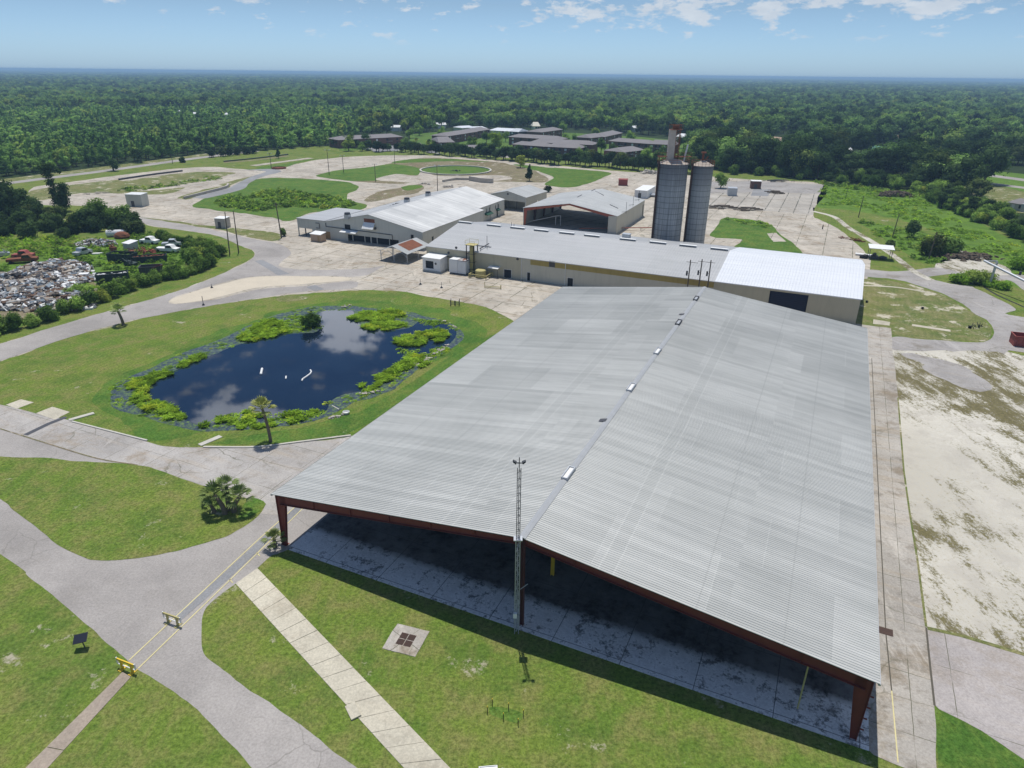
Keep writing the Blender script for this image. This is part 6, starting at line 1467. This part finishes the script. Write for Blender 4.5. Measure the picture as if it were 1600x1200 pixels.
tree('bush', 485, 511, 2.8, 4.6, 's', 'leaf', 'round dark green bush on the far bank of the pond', 'bush', seed=24, n=1700, size=.15)
tree('bush', 120, 459, 2.0, 6, 's', 'leaf', 'grey-green bush growing out of the scrap heap', 'bush', seed=25, n=1500, size=.18)
tree('bush', 445, 369, 2.6, 2.4, 's', 'leaf', 'small bush at the foot of the utility pole by the annex', 'bush', seed=26, n=500, size=.2)
tree('bush', 856, 300, 2.6, 3.6, 's', 'leaf_dark', 'dark bush behind the small cream shed', 'bush', seed=27, n=600, size=.2)
for i, (px, py, h) in enumerate(((178, 267, 6), (221, 254, 8), (286, 254, 3.6), (330, 246, 5), (345, 245, 5.2), (357, 244, 5.4), (372, 242, 5.4), (386, 241, 5.4), (400, 240, 5.2))):
    tree('shrub', px, py, h, h*1.1, 's' if i > 1 else 'b', 'leaf_dark', ('single' if i < 3 else 'clumped')+' dark roadside shrub by the far left road', 'shrub', 'shrubs along the far left road', seed=30+i, n=600)
# apartment and hedge trees (shared meshes)
def proto(name, kind, h, w_, leaf, label, cat, group, seed, n, size):
    o = tree(name, 800, 400, h, w_, kind, leaf, label, cat, group, seed, n, size); return o
def place(pr, spots, smin, smax, seed):
    r = random.Random(seed); first = True
    for (px, py, s) in spots:
        P = G(px, py); q = s*r.uniform(smin, smax); sc = (q, q, q*r.uniform(.9, 1.15)); p = pr[r.randrange(len(pr))]
        if not p.get('_u'): o = p; p['_u'] = 1; o.location = P; o.scale = sc; o.rotation_euler = (0, 0, r.uniform(0, 6.28))
        else: copy_tree(p, P, r.uniform(0, 6.28), sc)
def finish(pr):
    for p in pr:
        if not p.get('_u'): drop(p)
    for o in S.objects:
        if '_u' in o: del o['_u']
r = random.Random(77)
pr = [proto('hedge_tree', 'b', 6.5, 6.5, 'leaf_dark', 'dark bushy tree in the long row between the far road and the apartments', 'tree', 'tree row before the apartments', 60+k, 800, .32) for k in range(3)]
pts = [(-1, 0, 0)]; seg = [(522, 233), (600, 240), (660, 243), (700, 246), (760, 250), (850, 258), (950, 266), (1030, 271), (1090, 274)]
sp = []
for i in range(len(seg)-1):
    n = int((seg[i+1][0]-seg[i][0])/6.0)
    for k in range(n): t = k/n; sp.append((seg[i][0]+(seg[i+1][0]-seg[i][0])*t+r.uniform(-3, 3), seg[i][1]+(seg[i+1][1]-seg[i][1])*t-1.5-r.random()*3.5, 1.0 if seg[i][0] > 690 else .8))
place(pr, sp, .75, 1.3, 5); finish(pr)
pr = [proto('estate_tree', 'b', 8, 7, 'leaf', 'mid-green tree growing among the apartment blocks', 'tree', 'trees among the apartments', 70+k, 800, .34) for k in range(2)]
place(pr, [(r.uniform(530, 1080), 0, 1) for _ in range(0)]+[(545, 230, 1), (566, 236, .9), (572, 229, 1), (545, 236, 1), (632, 228, .8), (650, 233, .8), (641, 236, .7), (671, 232, .8), (679, 233, .8), (717, 240, .8), (760, 240, .9), (790, 222, 1), (812, 247, .9), (835, 250, .9), (905, 250, 1), (915, 244, .8), (960, 243, .9), (1006, 256, 1), (1030, 254, 1), (1046, 258, 1.1), (1070, 262, 1.2), (1078, 250, 1.3), (840, 228, .8), (884, 224, .9), (900, 226, .8), (930, 216, 1), (985, 222, 1), (1068, 232, 1.2), (1012, 244, .8), (880, 210, 1.2), (760, 224, .9), (690, 216, 1), (640, 216, 1.2), (655, 212, 1.2)], .8, 1.15, 6); finish(pr)
pr = [proto('scrub_tree', 's', 6.0, 8, 'leaf', 'rounded green scrub tree in the belt along the right field', 'tree', 'scrub belt along the right field', 80+k, 1100, .3) for k in range(2)]+[proto('scrub_tree', 'b', 7.5, 7.5, 'leaf_dark', 'rounded green scrub tree in the belt along the right field', 'tree', 'scrub belt along the right field', 90, 1100, .3)]
sp = []
for (x0, y0, x1, y1, n, s) in ((1290, 284, 1420, 297, 22, .85), (1420, 297, 1500, 318, 20, .8), (1450, 316, 1540, 352, 22, .62), (1530, 348, 1640, 392, 20, .62), (1490, 318, 1580, 345, 18, .6), (1120, 268, 1290, 283, 22, .8)):
    for k in range(int(n*1.45)): t = (k+r.random())/(n*1.45); sp.append((x0+(x1-x0)*t, y0+(y1-y0)*t+r.uniform(-8, 2), s))
place(pr, sp, .7, 1.15, 7); finish(pr)
# roadside hedge round the junkyard: separate shrubs
pr = [proto('hedge_shrub', 's', 3.3, 4.2, 'leaf', 'leafy green shrub in the hedge between road and junkyard', 'shrub', 'roadside junkyard hedge', 100+k, 1900, .16) for k in range(3)]
sp = []; seg = [(-30, 540), (0, 527), (50, 512), (100, 495), (160, 475), (210, 457), (260, 443), (310, 428), (340, 417)]
for i in range(len(seg)-1):
    n = max(2, int((G(*seg[i+1])-G(*seg[i])).length/2.3))
    for k in range(n): t = k/n; sp.append((seg[i][0]+(seg[i+1][0]-seg[i][0])*t+r.uniform(-2, 2), seg[i][1]+(seg[i+1][1]-seg[i][1])*t-2-r.random()*5, 1))
for k in range(20): sp.append((292+r.uniform(0, 60), 388+r.uniform(0, 24), 1.0))
for k in range(16): t = k/16; sp.append((250+t*60, 375+t*14+r.uniform(-3, 3), .8))
place(pr, sp, .7, 1.1, 8); finish(pr)
pr = [proto('scrub_bush', 's', 3.8, 5.4, 'leaf_dark', 'dense dark scrub bush behind the junkyard', 'bush', 'scrub behind the junkyard', 110+k, 1500, .22) for k in range(2)]
sp = [(r.uniform(-10, 100), r.uniform(335, 375), 1) for _ in range(34)]+[(r.uniform(100, 225), r.uniform(347, 372), 1) for _ in range(30)]+[(r.uniform(-20, 60), r.uniform(325, 345), 1.3) for _ in range(12)]
place(pr, sp, .65, 1.15, 9); finish(pr)

# -- weeds, reeds and rank growth: too many to count
def tuft(name, leaf, h, w_, n, size, seed):
    rg2 = random.Random(seed); b = MB()
    for k in range(n):
        a = rg2.uniform(0, 6.28); d = math.sqrt(rg2.random())*w_/2; x, y = math.cos(a)*d, math.sin(a)*d; z = h*(1-(d/(w_/2))**2)*rg2.uniform(.45, 1.0)
        nn = Vector((rg2.uniform(-.8, .8), rg2.uniform(-.8, .8), rg2.uniform(.6, 1.6))).normalized(); t = nn.orthogonal().normalized(); u = nn.cross(t); s = size*rg2.uniform(.6, 1.4); p = Vector((x, y, z)); i = len(b.v)
        b.v += [tuple(p+t*s), tuple(p+u*s*.7), tuple(p-t*s), tuple(p-u*s*.7)]; b.f.append((i, i+1, i+2, i+3)); b.m.append(0)
    return b.mesh(name, M[leaf])
def blades(name, leaf, h, w_, n, seed):
    rg2 = random.Random(seed); b = MB()
    for k in range(n):
        a = rg2.uniform(0, 6.28); d = math.sqrt(rg2.random())*w_/2; x, y = math.cos(a)*d, math.sin(a)*d; q = rg2.uniform(0, 6.28); lx, ly = math.cos(q), math.sin(q); hh_ = h*rg2.uniform(.6, 1.1); s = .07
        b.face([(x-ly*s, y+lx*s, 0), (x+ly*s, y-lx*s, 0), (x+lx*hh_*.35+ly*s*.9, y+ly*hh_*.35-lx*s*.9, hh_*.75), (x+lx*hh_*.35-ly*s*.9, y+ly*hh_*.35+lx*s*.9, hh_*.75)])
        b.face([(x+lx*hh_*.35+ly*s*.9, y+ly*hh_*.35-lx*s*.9, hh_*.75), (x+lx*hh_*.9, y+ly*hh_*.9, hh_*.82), (x+lx*hh_*.35-ly*s*.9, y+ly*hh_*.35+lx*s*.9, hh_*.75)])
    return b.mesh(name, M[leaf])
IN = [(G(*p).x, G(*p).y) for p in inner]
wcol = collection('weed', [tuft('w0', 'leaf_weed', 1.1, 2.4, 46, .26, 1), tuft('w1', 'leaf_lime', .9, 2.2, 42, .24, 2), tuft('w2', 'leaf', 1.5, 2.6, 52, .28, 3)])
rcol = collection('reed', [blades('r0', 'leaf_reed', .9, 1.2, 90, 1), blades('r1', 'leaf_reed', .7, 1.2, 80, 2), tuft('r2', 'leaf_weed', .35, 1.3, 40, .12, 3), tuft('r3', 'leaf_reed', .30, 1.3, 36, .12, 4)])
def growth(name, polys, sp, col, nidx, label, smin=.6, smax=1.2, dens=1.0, z=0, zs=1.0, nf=.08):
    rg2 = random.Random(name); out = []
    for P in polys:
        idx = nidx
        if isinstance(P, tuple): P, idx = P
        for x, y in fill(P, sp, rg2):
            if name == 'pond_scum' and inpoly(x, y, IN): continue
            if noise.noise(Vector((x*nf, y*nf, 5)))*(2 if nf > .1 else 1)+.9*dens < rg2.random()*.9: continue
            s = rg2.uniform(smin, smax); out.append((x, y, z, rg2.uniform(0, 6.28), s, s*rg2.uniform(.7, 1.2)*zs, rg2.choice(idx)))
    return scatter(name, out, col, label)
growth('weeds', [([(365, 322), (410, 300), (450, 298), (500, 306), (540, 313), (552, 322), (520, 326), (440, 324), (400, 330), (340, 322), (345, 312), (380, 306)], (0, 1, 2, 2))], 1.5, wcol, (0,), 'rank green weeds covering the low mound of the lawn island', .7, 1.4, .9, 0, .9)
growth('field_weeds', [([(1290, 290), (1340, 296), (1440, 312), (1500, 345), (1560, 372), (1620, 395), (1620, 440), (1560, 408), (1500, 385), (1440, 352), (1380, 335), (1320, 322), (1285, 318)], (0, 1)), ([(1340, 345), (1380, 352), (1440, 362), (1490, 392), (1480, 408), (1450, 412), (1400, 392), (1365, 366)], (0, 1, 2)), ([(1128, 343), (1195, 348), (1210, 358), (1160, 350)], (0, 2)), ([(180, 296), (260, 286), (330, 276), (340, 280), (250, 294), (200, 300)], (0, 2))], 2.1, wcol, (0,), 'tall bright green weeds filling the wild field on the right', .6, 1.2, .62, 0, .75)
growth('junkyard_weeds', [([(-60, 430), (0, 395), (60, 385), (120, 378), (230, 366), (300, 385), (345, 405), (300, 412), (240, 428), (200, 436), (150, 418), (110, 412), (60, 405), (0, 430)], (0, 1, 2)), ([(140, 455), (180, 430), (215, 432), (230, 436), (170, 455)], (0, 2)), ([(-40, 372), (60, 368), (120, 372), (60, 388), (-40, 400)], (0, 1))], 1.6, wcol, (0,), 'tangled weeds overgrowing the junkyard ground', .5, 1.1, .75)
growth('bank_weeds', [([(1290, 284), (1500, 312), (1500, 318), (1290, 290)], (0, 2))], 2.0, wcol, (0,), 'weeds below the right scrub belt')
RB = [([(190, 605), (225, 590), (285, 570), (318, 553), (322, 558), (275, 580), (232, 604), (232, 620), (262, 634), (292, 652), (290, 660), (258, 655), (225, 640), (200, 622)], (1, 3, 0)),
      ([(370, 530), (385, 515), (410, 503), (440, 499), (446, 518), (425, 527), (392, 534)], (1, 2, 0)),
      ([(440, 498), (470, 493), (500, 497), (505, 512), (470, 520), (445, 520)], (2, 3)),
      ([(548, 497), (575, 488), (610, 486), (640, 495), (638, 508), (600, 517), (575, 515), (555, 506)], (0, 0, 1)), ([(615, 532), (640, 524), (690, 517), (700, 526), (690, 536), (650, 541), (625, 539)], (0, 0, 1)),
      ([(556, 608), (585, 592), (620, 570), (640, 556), (672, 562), (665, 572), (630, 586), (595, 604), (570, 614)], (0, 0, 1)), ([(505, 628), (530, 617), (560, 612), (600, 608), (575, 620), (545, 632), (525, 638)], (2, 3)),
      ([(315, 658), (360, 648), (420, 645), (475, 643), (510, 640), (490, 652), (440, 664), (380, 671), (330, 672)], (1, 2, 3)), ([(620, 545), (660, 548), (690, 540), (700, 548), (660, 566)], (2, 3)), ([(640, 498), (700, 505), (690, 512), (650, 505)], (2,))]
growth('reeds', RB, .62, rcol, (0,), 'bright green reeds and water plants ringing the dark pond', .5, 1.15, .80, .04, .65, .22)
growth('pond_scum', [pond], 1.0, rcol, (2, 3), 'sparse floating plants in the pond margin', .5, 1.0, .25, .04, .35, .3)

# -- palms
def palm(px, py, h, rad, n, label, seed, lean=(0, 0), thin=.2, leaflet=7, scl=1.0):
    rg2 = random.Random(seed); o = empty('palm_tree', G(px, py), 0, label, 'palm tree')
    b = MB(); prev = Vector((0, 0, 0)); N = 7
    for k in range(N):
        t = (k+1)/N; q = Vector((lean[0]*t*t, lean[1]*t*t, h*t)); b.bar(prev, q, thin*(1.25-.35*(k/N)), thin*(1.25-.35*t), n=8); prev = q
    b.build('trunk', M['palm_bark'], o); top = prev; b = MB()
    for k in range(n):
        a = k*2.399+rg2.uniform(-.3, .3); el = R(80)-R(95)*(k/n)**.9; L = rad*rg2.uniform(.85, 1.08)
        d = Vector((math.cos(a)*math.cos(el), math.sin(a)*math.cos(el), math.sin(el))); pe = top+d*L*.42-Vector((0, 0, .05*L))
        b.bar(top, pe, .025, .018, n=4)
        side = d.cross(Vector((0, 0, 1))).normalized(); upv = side.cross(d).normalized()
        for j in range(leaflet):
            th = R(-50)+R(100)*j/(leaflet-1); v = (d*math.cos(th)+side*math.sin(th)); ll = L*.60*(1-.25*abs(th)/1.5)
            e = pe+v*ll*.7+upv*.06*L*math.cos(th); e2 = pe+v*ll+Vector((0, 0, -.05*L*rg2.uniform(-.4, 1.5))); wv = v.cross(upv).normalized()*L*.052
            b.face([pe, e+wv, e2, e-wv])
    b.build('crown', M['leaf_palm'], o); o.scale = (scl,)*3; return o
palm(423, 690, 4.9, 1.85, 20, 'single tall cabbage palm on the strip of lawn below the pond', 1, (-.5, .1), .19)
palm(193, 508, 2.7, 1.9, 18, 'short leaning palm on the lawn by the left road', 2, (-.5, .1), .24)
palm(352, 803, 2.3, 1.9, 17, 'left and largest trunk of the palm clump by the concrete road', 3, (-.9, .2), .24)
palm(366, 800, 2.0, 1.8, 16, 'right trunk of the palm clump by the concrete road', 4, (.9, .1), .24)
palm(358, 797, 2.8, 1.6, 14, 'back trunk of the palm clump by the concrete road', 5, (0, .4), .22)
palm(335, 801, 1.1, 1.3, 18, 'low dark palm at the left foot of the palm clump', 6, (-.3, 0), .2)
palm(430, 855, 1.0, 1.45, 17, 'low bushy palm against the shed left front column', 7, (0, 0), .2)
palm(671, 236, 5, 2.6, 16, 'palm in the far parking lot, right one', 8, (0, 0), .25); palm(651, 236, 6, 2.6, 16, 'palm in the far parking lot, left one', 9, (0, 0), .25)

# ------------------------------------------------------------------ air
hz = MB().box(-BIG-300, -600, -1.2, BIG+300, BIG+300, 47).build('haze', [], kind='stuff', label='thin blue summer haze over the whole plain')
hm_ = bpy.data.materials.new('haze_air'); hm_.use_nodes = True; n = NT(hm_.node_tree); n.n.clear()
pv = n.add('ShaderNodeVolumePrincipled'); pv.inputs['Color'].default_value = (.48, .74, 1.0, 1); pv.inputs['Density'].default_value = 2.0e-4; pv.inputs['Anisotropy'].default_value = 0
ou = n.add('ShaderNodeOutputMaterial'); n.l.new(pv.outputs[0], ou.inputs['Volume']); hz.data.materials.clear(); hz.data.materials.append(hm_)
